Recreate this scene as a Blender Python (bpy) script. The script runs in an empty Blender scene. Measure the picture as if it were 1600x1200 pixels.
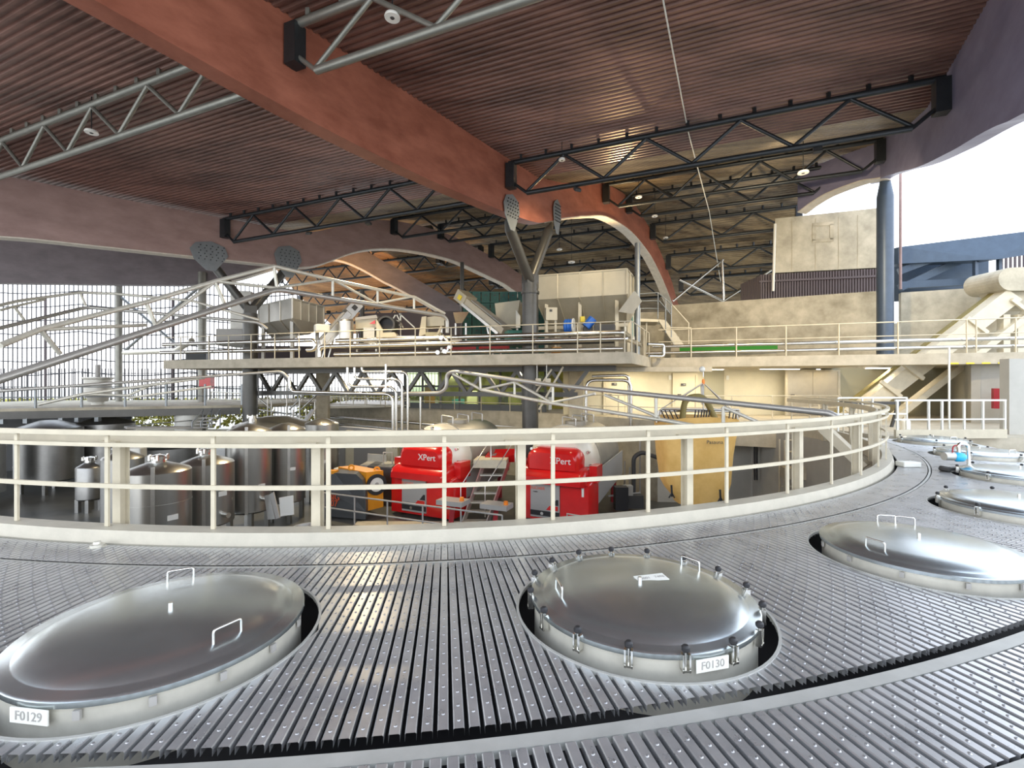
import bpy, math, random
from mathutils import Vector as V, Matrix
random.seed(7)
sc = bpy.context.scene
COL = sc.collection
F, H = 740.0, 1.6                      # focal length in pixels of the 1600x1200 frame, eye height
pi = math.pi
def X(px, d): return (px-800)/F*d
def Zy(py, d): return H-(py-600)/F*d
def P(px, py, d): return V((X(px, d), d, Zy(py, d)))      # a point of the place at distance d
def G(px, py, z=0.0):                                       # a point of the place at height z
    d = F*(H-z)/(py-600.0); return V((X(px, d), d, z))
# ---------------------------------------------------------------- materials
def mat(name, c, rough=.5, metal=0.0, var=0.0, scale=3.0, stretch=(1,1,1), c2=None, bump=0.0, bscale=40.0, emit=0.0, rvar=0.0, coat=0.0, det=5):
    m = bpy.data.materials.new(name); m.use_nodes = True
    nt = m.node_tree; b = nt.nodes['Principled BSDF']
    b.inputs['Base Color'].default_value = (*c, 1); b.inputs['Roughness'].default_value = rough; b.inputs['Metallic'].default_value = metal
    if coat: b.inputs['Coat Weight'].default_value = coat; b.inputs['Coat Roughness'].default_value = .15
    if emit: b.inputs['Emission Color'].default_value = (*c, 1); b.inputs['Emission Strength'].default_value = emit
    if var or c2 or bump or rvar:
        g = nt.nodes.new('ShaderNodeNewGeometry'); mp = nt.nodes.new('ShaderNodeMapping'); mp.inputs['Scale'].default_value = stretch
        nt.links.new(g.outputs['Position'], mp.inputs['Vector'])
        n = nt.nodes.new('ShaderNodeTexNoise'); n.inputs['Scale'].default_value = scale; n.inputs['Detail'].default_value = det; n.inputs['Roughness'].default_value = .62
        nt.links.new(mp.outputs[0], n.inputs['Vector'])
        if var or c2:
            r = nt.nodes.new('ShaderNodeValToRGB'); r.color_ramp.elements[0].position = .33; r.color_ramp.elements[1].position = .68
            lo = tuple(max(0, x*(1-var)) for x in c); hi = c2 if c2 else tuple(min(1, x*(1+var)) for x in c)
            r.color_ramp.elements[0].color = (*lo, 1); r.color_ramp.elements[1].color = (*hi, 1)
            nt.links.new(n.outputs['Fac'], r.inputs['Fac']); nt.links.new(r.outputs['Color'], b.inputs['Base Color'])
        if rvar:
            mr = nt.nodes.new('ShaderNodeMapRange'); mr.inputs['To Min'].default_value = max(.03, rough-rvar); mr.inputs['To Max'].default_value = rough+rvar
            nt.links.new(n.outputs['Fac'], mr.inputs['Value']); nt.links.new(mr.outputs[0], b.inputs['Roughness'])
        if bump:
            n2 = nt.nodes.new('ShaderNodeTexNoise'); n2.inputs['Scale'].default_value = bscale; n2.inputs['Detail'].default_value = 4
            nt.links.new(mp.outputs[0], n2.inputs['Vector'])
            bp = nt.nodes.new('ShaderNodeBump'); bp.inputs['Strength'].default_value = bump; bp.inputs['Distance'].default_value = .02
            nt.links.new(n2.outputs['Fac'], bp.inputs['Height']); nt.links.new(bp.outputs[0], b.inputs['Normal'])
    return m
MT = dict(
 deck=mat('deck_steel', (.50,.51,.52), .29, .66, .10, 4, c2=(.60,.605,.61), rvar=.08),
 deckbar=mat('deck_bar_steel', (.46,.46,.43), .5, .3, .1),
 void=mat('deck_void', (.015,.015,.018), .8),
 dome=mat('dome_steel', (.50,.545,.55), .25, .9, .08, 2.0, rvar=.05),
 rim=mat('rim_steel', (.64,.62,.54), .36, .35, .08, 6),
 bright=mat('bright_steel', (.78,.77,.73), .22, 1.0),
 steel=mat('satin_steel', (.58,.57,.54), .33, .95, .08, 3),
 pipe=mat('pipe_steel', (.66,.65,.61), .24, 1.0),
 darkpipe=mat('arm_pipe_steel', (.48,.47,.44), .42, .6),
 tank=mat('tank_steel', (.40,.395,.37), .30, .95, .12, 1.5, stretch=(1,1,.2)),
 tankdark=mat('tank_steel_dark', (.30,.30,.29), .36, .95, .12, 1.5),  # darker, slightly rougher variant of the tank steel
 rail=mat('cream_paint', (.56,.505,.38), .45, 0, .06, 5),
 kerb=mat('kerb_plate', (.46,.43,.35), .42, .15, .06, 6, bump=.05),
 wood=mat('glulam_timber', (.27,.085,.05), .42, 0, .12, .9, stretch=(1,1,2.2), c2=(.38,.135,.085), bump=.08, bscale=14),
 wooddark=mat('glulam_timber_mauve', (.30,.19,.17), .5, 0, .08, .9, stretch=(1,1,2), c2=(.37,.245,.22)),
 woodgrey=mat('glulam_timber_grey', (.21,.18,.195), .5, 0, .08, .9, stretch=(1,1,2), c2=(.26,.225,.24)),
 woodblue=mat('glulam_timber_haze', (.20,.185,.28), .45, 0, .08, .9, stretch=(1,1,2), c2=(.25,.235,.34)),  # purple lens flare haze is put into the timber colour
 soffit=mat('soffit_board_lit', (.62,.56,.48), .55, 0, .1, 4),  # whitish tone puts the light on the arch undersides into the board
 roof=mat('roof_cladding', (.15,.075,.06), .33, .2, .35, 1.1, stretch=(.25,.9,1), c2=(.27,.14,.11), rvar=.12),
 rooffar=mat('roof_boards_lit', (.15,.10,.06), .32, .2, .45, 1.0, stretch=(.22,1.4,1), c2=(.36,.28,.17), rvar=.14),  # same boards as the cladding, lightened for the golden reflected light
 rooforange=mat('roof_lining_orange', (.48,.22,.06), .45, 0, .4, 1.2, stretch=(.22,1.2,1), c2=(.62,.33,.12)),
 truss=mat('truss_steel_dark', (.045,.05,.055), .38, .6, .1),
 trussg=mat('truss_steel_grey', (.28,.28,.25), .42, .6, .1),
 colum=mat('column_paint', (.085,.083,.076), .35, .4, .08),
 columblue=mat('column_paint_blue', (.06,.085,.125), .4, .3, .08),
 plate=mat('gusset_plate', (.26,.28,.29), .42, .7, .08),
 conc=mat('concrete', (.40,.36,.27), .8, 0, .18, 1.3, c2=(.52,.47,.36), bump=.15, bscale=9),
 conc2=mat('concrete_stained', (.33,.29,.20), .85, 0, .25, .8, c2=(.54,.48,.36), bump=.15, bscale=9),
 slab=mat('slab_concrete', (.41,.37,.285), .75, 0, .1, 2, c2=(.50,.455,.36), bump=.08),
 pitfloor=mat('pit_floor_coating', (.075,.078,.072), .35, 0, .2, .7, c2=(.12,.12,.11)),
 cream=mat('cream_wall', (.66,.61,.45), .6, 0, .04, 2),
 greywall=mat('grey_wall', (.40,.39,.35), .6, 0, .06, 2),
 door=mat('door_paint', (.70,.64,.46), .5),
 olive=mat('recess_paint', (.36,.34,.24), .6),
 steeldoor=mat('steel_door', (.60,.55,.45), .38, .7, .06, 2),
 red=mat('red_gloss', (.62,.012,.012), .22, 0, .05, 3, coat=.4),
 redmat=mat('red_paint', (.33,.022,.03), .45),
 grey=mat('grey_panel', (.36,.35,.33), .4),
 press=mat('press_drum', (.36,.34,.29), .38, .4, .08, 2),
 presscream=mat('press_end', (.70,.66,.56), .4, .2),
 black=mat('black_rubber', (.02,.02,.022), .5),
 white=mat('white_paint', (.74,.74,.68), .5),
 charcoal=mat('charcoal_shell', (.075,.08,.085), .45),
 orange=mat('orange_paint', (.75,.30,.015), .4),
 orangered=mat('orange_red_print', (.80,.12,.04), .5),
 yellow=mat('yellow_paint', (.78,.62,.05), .45),
 tarp=mat('yellow_tarp', (.78,.47,.13), .7, 0, .08, 2.0, c2=(.84,.54,.18), bump=.25, bscale=5),
 strap=mat('olive_strap', (.20,.16,.05), .7),
 green=mat('crate_green', (.015,.10,.085), .5, 0, .2, 6),
 greenbin=mat('green_bin', (.06,.22,.17), .5),
 blue=mat('blue_paint', (.02,.13,.52), .4),
 cyan=mat('cyan_paint', (.03,.42,.72), .35),
 beige=mat('hopper_beige', (.47,.43,.33), .45, .25, .06, 2),
 hopgrey=mat('hopper_grey', (.48,.47,.43), .4, .4, .06, 2),
 dark=mat('dark_machine', (.05,.05,.05), .5),
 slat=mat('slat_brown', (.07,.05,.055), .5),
 fence=mat('fence_dark', (.06,.06,.065), .5, .3),
 frame=mat('office_frame', (.10,.11,.12), .5),
 grass=mat('hedge_yellow_green', (.36,.36,.05), .9, 0, .5, 1.2, c2=(.62,.58,.16)),
 ground=mat('pale_ground', (.55,.52,.45), .9, 0, .1, .3),
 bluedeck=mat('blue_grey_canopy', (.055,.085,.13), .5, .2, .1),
 lamp=mat('lamp_glow', (1.0,.93,.80), .5, emit=9),
 lampoff=mat('lamp_enamel', (.85,.84,.80), .4),
 amber=mat('amber_button', (.9,.25,.02), .4),
 greenstrip=mat('green_strip', (.03,.22,.02), .8),
 brownsuit=mat('floor_concrete', (.36,.34,.30), .55, 0, .1, 1.0),
 canvas=mat('white_sheet', (.66,.65,.60), .7),
)
def glass_mat():
    m = bpy.data.materials.new('office_glass'); m.use_nodes = True; b = m.node_tree.nodes['Principled BSDF']
    b.inputs['Base Color'].default_value = (.55,.66,.40,1); b.inputs['Roughness'].default_value = .06; b.inputs['Transmission Weight'].default_value = .85; b.inputs['IOR'].default_value = 1.2
    return m
MT['glass'] = glass_mat()
# ---------------------------------------------------------------- mesh builder
class MB:
    def __init__(s): s.v = []; s.f = []; s.sm = []
    def add(s, vs, fs, smooth=False):
        b = len(s.v); s.v += [tuple(p) for p in vs]
        for f in fs: s.f.append(tuple(b+i for i in f)); s.sm.append(smooth)
        return s
    def poly(s, pts): return s.add(pts, [tuple(range(len(pts)))])
    def obox(s, c, a, b, d):
        c, a, b, d = V(c), V(a), V(b), V(d)
        vs = [c+i*a+j*b+k*d for k in (-1,1) for j in (-1,1) for i in (-1,1)]
        return s.add(vs, [(0,2,3,1),(4,5,7,6),(0,1,5,4),(2,6,7,3),(0,4,6,2),(1,3,7,5)])
    def box(s, c, sz, rz=0.0):
        co, si = math.cos(rz), math.sin(rz)
        return s.obox(c, (sz[0]/2*co, sz[0]/2*si, 0), (-sz[1]/2*si, sz[1]/2*co, 0), (0,0,sz[2]/2))
    def bx(s, x0, x1, y0, y1, z0, z1): return s.box(((x0+x1)/2,(y0+y1)/2,(z0+z1)/2), (x1-x0,y1-y0,z1-z0))
    def bar(s, p, q, w, h=None, up=(0,0,1)):
        p, q = V(p), V(q); h = h or w; t = q-p; L = t.length
        if L < 1e-6: return s
        t.normalize(); up = V(up)
        if abs(t.dot(up)) > .98: up = V((1,0,0))
        sd = t.cross(up).normalized(); u = sd.cross(t).normalized()
        return s.obox((p+q)/2, t*L/2, sd*w/2, u*h/2)
    def tube(s, pts, r, n=8, caps=True, closed=False):
        pts = [V(p) for p in pts]; N = len(pts); rs = r if isinstance(r, (list,tuple)) else [r]*N
        T = []
        for i in range(N):
            a = pts[(i-1) % N] if (i or closed) else pts[i]; b = pts[(i+1) % N] if (i < N-1 or closed) else pts[i]
            t = b-a; T.append(t.normalized() if t.length > 1e-9 else V((0,0,1)))
        u = T[0].cross(V((0,0,1)))
        if u.length < 1e-3: u = T[0].cross(V((1,0,0)))
        u.normalize(); vs = []
        for i in range(N):
            u = (u-T[i]*u.dot(T[i])).normalized(); w = T[i].cross(u)
            for k in range(n):
                a = 2*pi*k/n; vs.append(pts[i]+(u*math.cos(a)+w*math.sin(a))*rs[i])
        fs = []
        for i in range(N if closed else N-1):
            for k in range(n):
                a, b = i*n+k, i*n+(k+1) % n; c = ((i+1) % N)*n; fs.append((a, b, c+(k+1) % n, c+k))
        s.add(vs, fs, True)
        if caps and not closed:
            s.add(vs[:n][::-1], [tuple(range(n))]); s.add(vs[-n:], [tuple(range(n))])
        return s
    def cyl(s, p, q, r, n=16, r2=None): return s.tube([p, q], [r, r if r2 is None else r2], n)
    def lathe(s, prof, c, n=32, axis=(0,0,1), xdir=(1,0,0), sharp=35):
        ax = V(axis).normalized(); xd = V(xdir); xd = xd if abs(xd.normalized().dot(ax)) < .98 else V((0,0,1)); xd = (xd-ax*xd.dot(ax)).normalized(); yd = ax.cross(xd); c = V(c)
        runs = [[prof[0]]]
        for i in range(1, len(prof)):
            runs[-1].append(prof[i])
            if i < len(prof)-1:
                a = V((prof[i][0]-prof[i-1][0], prof[i][1]-prof[i-1][1])); b = V((prof[i+1][0]-prof[i][0], prof[i+1][1]-prof[i][1]))
                if a.length > 1e-9 and b.length > 1e-9 and math.degrees(a.angle(b)) > sharp: runs.append([prof[i]])
        for run in runs:
            vs = [c+ax*z+(xd*math.cos(2*pi*k/n)+yd*math.sin(2*pi*k/n))*r for r, z in run for k in range(n)]
            s.add(vs, [(i*n+k, i*n+(k+1) % n, (i+1)*n+(k+1) % n, (i+1)*n+k) for i in range(len(run)-1) for k in range(n)], True)
        return s
    def prism(s, poly, off):
        off = V(off); n = len(poly); a = [V(p) for p in poly]; b = [p+off for p in a]
        s.add(a, [tuple(range(n))[::-1]]); s.add(b, [tuple(range(n))])
        for i in range(n):
            j = (i+1) % n; s.add([a[i], a[j], b[j], b[i]], [(0,1,2,3)])
        return s
    def loft(s, rings, smooth=True, closed=True, caps=True):
        n = len(rings[0]); vs = [p for r in rings for p in r]
        s.add(vs, [(i*n+k, i*n+(k+1) % n, (i+1)*n+(k+1) % n, (i+1)*n+k) for i in range(len(rings)-1) for k in range(n if closed else n-1)], smooth)
        if caps: s.add(rings[0][::-1], [tuple(range(n))]); s.add(rings[-1], [tuple(range(n))])
        return s
    def ball(s, c, r, n=10): return s.lathe([(r*math.sin(pi*i/6)+1e-5, -r*math.cos(pi*i/6)) for i in range(7)], c, n, sharp=180)
    def build(s, name, m, parent=None, bevel=0.0):
        me = bpy.data.meshes.new(name)
        o = bpy.data.objects.new(name, me); COL.objects.link(o)
        if parent is not None:
            r = parent
            while r.parent is not None: r = r.parent
            off = r.location.copy(); o.parent = parent
        else:
            xs = [p[0] for p in s.v]; ys = [p[1] for p in s.v]; zs = [p[2] for p in s.v]
            off = V(((min(xs)+max(xs))/2, (min(ys)+max(ys))/2, min(zs))); o.location = off
        me.from_pydata([(p[0]-off.x, p[1]-off.y, p[2]-off.z) for p in s.v], [], s.f)
        me.polygons.foreach_set('use_smooth', s.sm)
        me.materials.append(MT[m] if isinstance(m, str) else m); me.update()
        if bevel:
            b = o.modifiers.new('bevel', 'BEVEL'); b.width = bevel; b.segments = 2; b.limit_method = 'ANGLE'
        return o
def tag(o, label, cat=None, group=None, kind=None):
    if label: o['label'] = label
    if cat: o['category'] = cat
    if group: o['group'] = group
    if kind: o['kind'] = kind
    return o
def thing(name, label, cat, loc, group=None):
    o = bpy.data.objects.new(name, None); COL.objects.link(o); o.location = V(loc); o.empty_display_size = .2
    return tag(o, label, cat, group)
def struct(mb, name, m, label, cat): return tag(mb.build(name, m), label, cat, None, 'structure')
def single(mb, name, m, label, cat, group=None, bevel=0.0): return tag(mb.build(name, m, None, bevel), label, cat, group)
def copy_tree(o, parent=None):
    c = o.copy(); COL.objects.link(c)
    if parent is not None: c.parent = parent
    for ch in list(o.children): copy_tree(ch, c)
    return c
def text(name, body, size, c, xa, ya, m, parent, depth=.004, spacing=1.0):
    cu = bpy.data.curves.new(name, 'FONT'); cu.body = body; cu.size = size; cu.extrude = depth; cu.align_x = 'CENTER'; cu.align_y = 'CENTER'; cu.resolution_u = 3; cu.space_character = spacing
    t = bpy.data.objects.new(name+'_tmp', cu); COL.objects.link(t)
    dg = bpy.context.evaluated_depsgraph_get(); me = bpy.data.meshes.new_from_object(t.evaluated_get(dg)); bpy.data.objects.remove(t)
    xa, ya = V(xa).normalized(), V(ya).normalized(); za = xa.cross(ya).normalized()
    R = Matrix((xa, ya, za)).transposed().to_4x4(); R.translation = V(c)
    me.transform(R); mb = MB(); mb.v = [tuple(v.co) for v in me.vertices]; mb.f = [tuple(p.vertices) for p in me.polygons]; mb.sm = [False]*len(mb.f)
    return mb.build(name, m, parent)
def arc_pts(c, r, a0, a1, n, z): return [V((c[0]+r*math.sin(a0+(a1-a0)*i/n), c[1]-r*math.cos(a0+(a1-a0)*i/n), z)) for i in range(n+1)]
ORD = ['first','second','third','fourth','fifth','sixth','seventh','eighth','ninth','tenth','eleventh','twelfth']
def smooth_path(pts, r=.12, n=4):
    """corner-rounded pipe route"""
    pts = [V(p) for p in pts]; out = [pts[0]]
    for i in range(1, len(pts)-1):
        a, b, c = pts[i-1], pts[i], pts[i+1]; u, w = (a-b), (c-b); k = min(r, u.length*.45, w.length*.45)
        p, q = b+u.normalized()*k, b+w.normalized()*k
        for j in range(n+1):
            t = j/n; out.append(p*(1-t)**2+b*2*t*(1-t)+q*t*t)
    out.append(pts[-1]); return out
# ================================================================ deck ring round the open pit
C0 = (-2.5, 17.8)
def pol(R, a, z=0.0): return V((C0[0]+R*math.sin(a), C0[1]-R*math.cos(a), z))
rad = math.radians
HA = [rad(a) for a in (1.3, 13.35, 25.1, 36.9, 48.7, 60.5, 70.6)]
HR, HOLE = 14.80, .875
HC = [pol(HR, a) for a in HA]
DT = .00468
def planks(R0, R1, a0, a1, width=.052, dots=0.105, dot_far=9.0):
    mb = MB(); n = int((a1-a0)/DT)
    for i in range(n):
        a = a0+i*DT; e = V((math.sin(a), -math.cos(a))); nn = V((math.cos(a), math.sin(a))); w = width/2
        segs = [[(R0, R1), (R0, R1)]]
        for hc in HC:
            h = V((hc.x-C0[0], hc.y-C0[1])); al, pe = h.dot(e), h.dot(nn)
            if abs(pe) > HOLE+w or not (R0-HOLE < al < R1+HOLE): continue
            hs = [math.sqrt(max(0.0, HOLE**2-(pe-k)**2)) for k in (-w, w)]
            segs = [[(R0, al-hs[0]), (R0, al-hs[1])], [(al+hs[0], R1), (al+hs[1], R1)]]
        for sg in segs:
            if sg[0][1]-sg[0][0] < .01 and sg[1][1]-sg[1][0] < .01: continue
            q = []
            for z, ins in ((0.0, .005), (-.005, 0), (-.04, 0)):
                for k, (lo, hi) in ((-w+ins, sg[0]), (w-ins, sg[1])):
                    for r in (lo, max(lo, hi)): q.append((C0[0]+e.x*r+nn.x*k, C0[1]+e.y*r+nn.y*k, z))
            mb.add(q, [(0,1,3,2), (0,4,5,1), (2,3,7,6), (4,8,9,5), (6,7,11,10)])
            if dots:
                lo = max(sg[0][0], sg[1][0])+.03; hi = min(sg[0][1], sg[1][1])-.03; r = R0+.03+(i % 2)*dots/2
                while r < hi:
                    if r > lo:
                        cx, cy = C0[0]+e.x*r, C0[1]+e.y*r
                        if math.hypot(cx, cy) < dot_far:
                            vs = []
                            for rr, zz in ((.0095, .0), (.0062, .0045)):
                                vs += [(cx+rr*math.cos(2*pi*k/6), cy+rr*math.sin(2*pi*k/6), zz) for k in range(6)]
                            vs.append((cx, cy, .001))
                            mb.add(vs, [(k, (k+1) % 6, 6+(k+1) % 6, 6+k) for k in range(6)]+[(6+k, 6+(k+1) % 6, 12) for k in range(6)], True)
                    r += dots
    return mb
A0, A1 = rad(-32), rad(74)
struct(planks(13.18, 13.62, A0, A1, .056, .105, 8), 'floor', 'deck', 'narrow inner ring of perforated steel planks beside the cream kerb', 'deck')
struct(planks(13.68, 15.76, A0, A1), 'floor.001', 'deck', 'wide ring of dimpled steel planks around the tank hatches', 'deck')
struct(planks(15.925, 16.44, rad(-12), rad(60)), 'floor.002', 'deck', 'front ring of dimpled steel planks before the light grey bar', 'deck')
struct(planks(16.64, 19.0, rad(-8), rad(50), .052, .105, 2.6), 'floor.003', 'deck', 'dimpled steel planks at the bottom right corner of the photo', 'deck')
def ring(R0, R1, z0, z1, a0, a1, n=90):
    mb = MB(); sec = [(R0,z0),(R1,z0),(R1,z1),(R0,z1)]
    mb.loft([[pol(r, a0+(a1-a0)*i/n, z) for r, z in sec] for i in range(n+1)], False)
    return mb
struct(ring(13.0, 19.3, -.30, -.26, A0, A1), 'floor.004', 'void', 'dark void plane under the plank gaps', 'deck')  # near-black sheet; its colour stands for the shade below the deck
struct(ring(13.635, 13.665, -.03, -.004, A0, A1), 'trim_1', 'deckbar', 'thin steel bar between the inner plank ring and the wide ring', 'trim')
struct(ring(15.825, 15.905, -.05, -.012, rad(-14), rad(66)), 'trim_2', 'deckbar', 'light grey steel bar between the two front plank rings', 'trim')
struct(ring(16.46, 16.62, -.05, .004, rad(-10), rad(60)), 'trim_3', 'deckbar', 'flat steel strip at the lower right corner', 'trim')
KR = 13.13
k = MB(); n = 110
sec = [(KR,-.25),(KR,.0),(KR-.03,.12),(KR-.20,.135),(KR-.22,-.25)]
k.loft([[pol(r, A0+(rad(92)-A0)*i/n, z) for r, z in sec] for i in range(n+1)], False)
struct(k, 'kerb', 'kerb', 'curved cream steel kerb along the edge of the deck', 'kerb')
struct(ring(12.86, 12.90, -3.5, -.25, rad(-40), rad(100)), 'wall_pit', 'greywall', 'curved wall under the deck edge facing the pit', 'wall')
# ---------------------------------------------------------------- hatches
def hatch(c, label, code, nclamps, knobs, handles, plate_dir, phase=0.0, latch=0):
    t = thing('tank_hatch', label, 'hatch', (c.x, c.y, -.04), 'domed tank hatches in the deck')
    MB().lathe([(HOLE-.005,-.02),(HOLE+.012,-.02),(HOLE+.012,.004),(HOLE-.005,.004),(HOLE-.005,-.02)], c, 72).build('hole_edging', 'deckbar', t)
    MB().lathe([(.755,-.27),(.755,.07),(.768,.075),(.768,.095)], c, 72).build('neck', 'rim', t)
    pr = [(.775,.068),(.778,.098),(.765,.108),(.705,.108),(.70,.112)]
    for i in range(1, 13):
        u = i/12; r = .70*(1-u); z = .112+.022*min(1, u*6)**.6+.05*(1-(r/.70)**2)
        pr.append((max(r,1e-4), z))
    MB().lathe(pr, c, 72, sharp=50).build('dome_lid', 'dome', t)
    MB().cyl((c.x,c.y,.18), (c.x,c.y,.215), .014, 10).build('vent_stub', 'bright', t)
    for a in handles:
        d = V((math.sin(a), -math.cos(a), 0)); s = V((d.y, -d.x, 0)); b = c+d*.60
        MB().tube(smooth_path([b-s*.08+V((0,0,.12)), b-s*.08+V((0,0,.22)), b+s*.08+V((0,0,.22)), b+s*.08+V((0,0,.12))], .02), .007, 7).build('handle', 'bright', t)
    for i in range(nclamps):
        a = phase+2*pi*i/nclamps; d = V((math.sin(a), -math.cos(a), 0)); s = V((d.y, -d.x, 0)); b = c+d*.787+V((0,0,-.072))
        m = MB()
        for q in (-1, 1): m.obox(b+s*.019*q+V((0,0,.135)), d*.018, s*.005, (0,0,.05))
        m.obox(b+V((0,0,.095)), d*.02, s*.024, (0,0,.006)); m.cyl(b+V((0,0,.10)), b+V((0,0,.20)), .006, 6)
        cl = m.build('clamp', 'bright', t)
        if knobs: MB().lathe([(1e-4,.195),(.016,.195),(.024,.205),(.024,.222),(.014,.232),(1e-4,.233)], b, 10).build('knob', 'black', cl)
    for i in range(latch):
        a = phase+2*pi*i/latch; d = V((math.sin(a), -math.cos(a), 0)); s = V((d.y, -d.x, 0)); b = c+d*.772
        MB().obox(b+V((0,0,.035)), d*.008, s*.016, (0,0,.022)).build('latch', 'grey', t)
    if plate_dir is not None:
        d = V((math.sin(plate_dir), -math.cos(plate_dir), 0)); s = V((-d.y, d.x, 0))
        MB().obox(c+d*.782+V((0,0,.036)), s*.105, d*.003, (0,0,.036)).build('number_plate', 'white', t)
        text('number_text', code, .062, c+d*.787+V((0,0,.036)), s, (0,0,1), 'grey', t, .001)
    return t
hatch(HC[0], 'large domed steel hatch at lower left marked F0129', 'F0129', 0, False, [rad(62), rad(-150)], rad(-8), rad(8), 16)
h2 = hatch(HC[1], 'domed steel hatch marked F0130 with black clamp knobs all round', 'F0130', 16, True, [rad(-80), rad(125)], rad(15), rad(3))
c = HC[1]; p = MB(); p.obox(c+V((.10,.06,.184)), V((.115,.03,0)), V((-.012,.045,.004)), (0,0,.002)); p.build('lid_label', 'white', h2)
text('lid_text', '05001   7496', .04, c+V((.10,.06,.1875)), (.115,.03,0), (-.012,.045,.004), 'grey', h2, .0006)
hatch(HC[2], 'domed steel hatch with a bright sky reflection, right of the knobbed F0130 hatch', '', 0, False, [rad(-70), rad(150), rad(165)], None, .2, 12)
hatch(HC[3], 'domed steel hatch cut by the right photo edge, with few black clamps', '', 8, True, [rad(-30)], None, .3)
hatch(HC[4], 'domed steel hatch beside the small blue pump', '', 7, True, [rad(20)], None, .5)
hatch(HC[5], 'domed steel hatch behind the blue pump near the right photo edge', '', 6, True, [rad(10)], None, .1)
hatch(HC[6], 'farthest domed steel hatch close to the white railing', '', 6, True, [rad(0)], None, .4)
# ---------------------------------------------------------------- guard rail and circular track on posts
PR = 13.03
gr = thing('guard_rail', 'curved cream guard rail with thin posts along the deck edge', 'railing', pol(PR, rad(15), .15))
R0a, R1a = rad(-28), rad(90)
def arcbar(R, z0, z1, w, a0, a1, n=80):
    mb = MB(); sec = [(R-w/2,z0),(R+w/2,z0),(R+w/2,z1),(R-w/2,z1)]
    return mb.loft([[pol(r, a0+(a1-a0)*i/n, z) for r, z in sec] for i in range(n+1)], False)
arcbar(PR, 1.075, 1.125, .055, R0a, R1a).build('top_rail', 'rail', gr)
arcbar(PR, .955, .995, .03, R0a, R1a).build('second_rail', 'rail', gr)
arcbar(PR, .53, .575, .03, R0a, R1a).build('middle_rail', 'rail', gr)
for i in range(-3, 20):
    a = rad(-7.45+5.13*i); d = V((math.sin(a), -math.cos(a), 0)); s = V((d.y, -d.x, 0)); b = pol(PR-.02, a)
    MB().obox(b+V((0,0,.61)), s*.021, d*.012, (0,0,.48)).build('post', 'rail', gr)
TR = 12.85
tk = thing('circular_track', 'curved cream channel beam on broad posts behind the guard rail', 'track', pol(TR, rad(15), -.2))
arcbar(TR, .93, 1.06, .035, R0a, R1a).build('channel_beam', 'rail', tk)
for i in range(-2, 10):
    a = rad(-7.54+9.6*i); d = V((math.sin(a), -math.cos(a), 0)); s = V((d.y, -d.x, 0)); b = pol(TR, a)
    m = MB()
    m.obox(b+d*.04+V((0,0,.36)), s*.046, d*.006, (0,0,.60)); m.obox(b-d*.06+V((0,0,.36)), s*.046, d*.006, (0,0,.60)); m.obox(b-d*.01+V((0,0,.36)), s*.006, d*.05, (0,0,.60))
    m.obox(b+s*.09+d*.03+V((0,0,.975)), s*.10, d*.03, (0,0,.02))
    m.build('broad_post', 'rail', tk)
# small cap on the inner ring
b = G(152, 854, .0); m = MB(); m.lathe([(1e-4,.05),(.03,.05),(.035,.03),(.06,.025),(.06,.003),(.075,0)], b, 16); single(m, 'drain_plug', 'rim', 'small cream cap on the inner plank ring at left', 'plug')
# pump on the deck
pb = G(1497, 737); pm = thing('deck_pump', 'small blue headed pump with hose on the steel deck', 'pump', pb)
m = MB(); m.box(pb+V((0,0,.06)), (.62,.10,.05), .2)
for q in (-.24, .24): m.cyl(pb+V((q,-.08,.05)), pb+V((q,.08,.05)), .05, 10)
m.build('trolley', 'dark', pm)
MB().cyl(pb+V((-.26,0,.28)), pb+V((-.08,0,.28)), .075, 14).build('motor', 'darkpipe', pm)
MB().lathe([(1e-4,-.09),(.06,-.09),(.085,-.05),(.085,.05),(.06,.09),(1e-4,.09)], pb+V((.0,-.02,.27)), 16, (1,0,0)).build('pump_head', 'cyan', pm)
MB().tube(smooth_path([pb+V((.02,0,.3)), pb+V((.0,0,.52)), pb+V((.18,0,.50)), pb+V((.2,0,.05))], .14, 6), .03, 8).build('hose', 'bright', pm)
MB().tube(smooth_path([pb+V((-.1,0,.3)), pb+V((-.1,0,.48)), pb+V((.12,.02,.48))], .12, 5), .012, 6).build('cable', 'redmat', pm)
MB().tube(smooth_path([pb+V((.2,0,.06)), pb+V((.34,-.05,.12)), pb+V((.42,-.05,.02))], .1, 4), .02, 8).build('outlet', 'dark', pm)
bb = G(1419, 729); single(MB().box(bb+V((0,0,.051)), (.34,.22,.10), rad(0)), 'white_block', 'white', 'white block lying on the deck against the kerb end', 'block', bevel=.02)
# ---------------------------------------------------------------- right hand railing and floor
rl = thing('stair_rail', 'straight white railing on a low white upstand behind the hatches at right', 'railing', P(1480, 690, 13.4))
zt = 0
qa, qb = V((11.2, 13.85, 0)), V((14.65, 14.05, 0))
u = (qb-qa).normalized()
MB().bar(qa+V((0,0,.13)), qb+V((0,0,.13)), .08, .26).build('upstand', 'rail', rl)
MB().bar(qa+V((0,0,1.12)), qb+V((0,0,1.12)), .05).build('top_rail', 'white', rl)
MB().bar(qa+V((0,0,.56)), qb+V((0,0,.56)), .04).build('middle_rail', 'white', rl)
for f in (.02, .30, .42, .62, .79, .99):
    b = qa.lerp(qb, f); MB().bar(b+V((0,0,.26)), b+V((0,0,1.1)), .05).build('post', 'white', rl)
rl2 = thing('landing_rail', 'short white railing behind the straight white railing', 'railing', V((11.5,15.5,0)))
qa, qb = V((10.6,15.4,0)), V((13.0,15.6,0))
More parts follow.
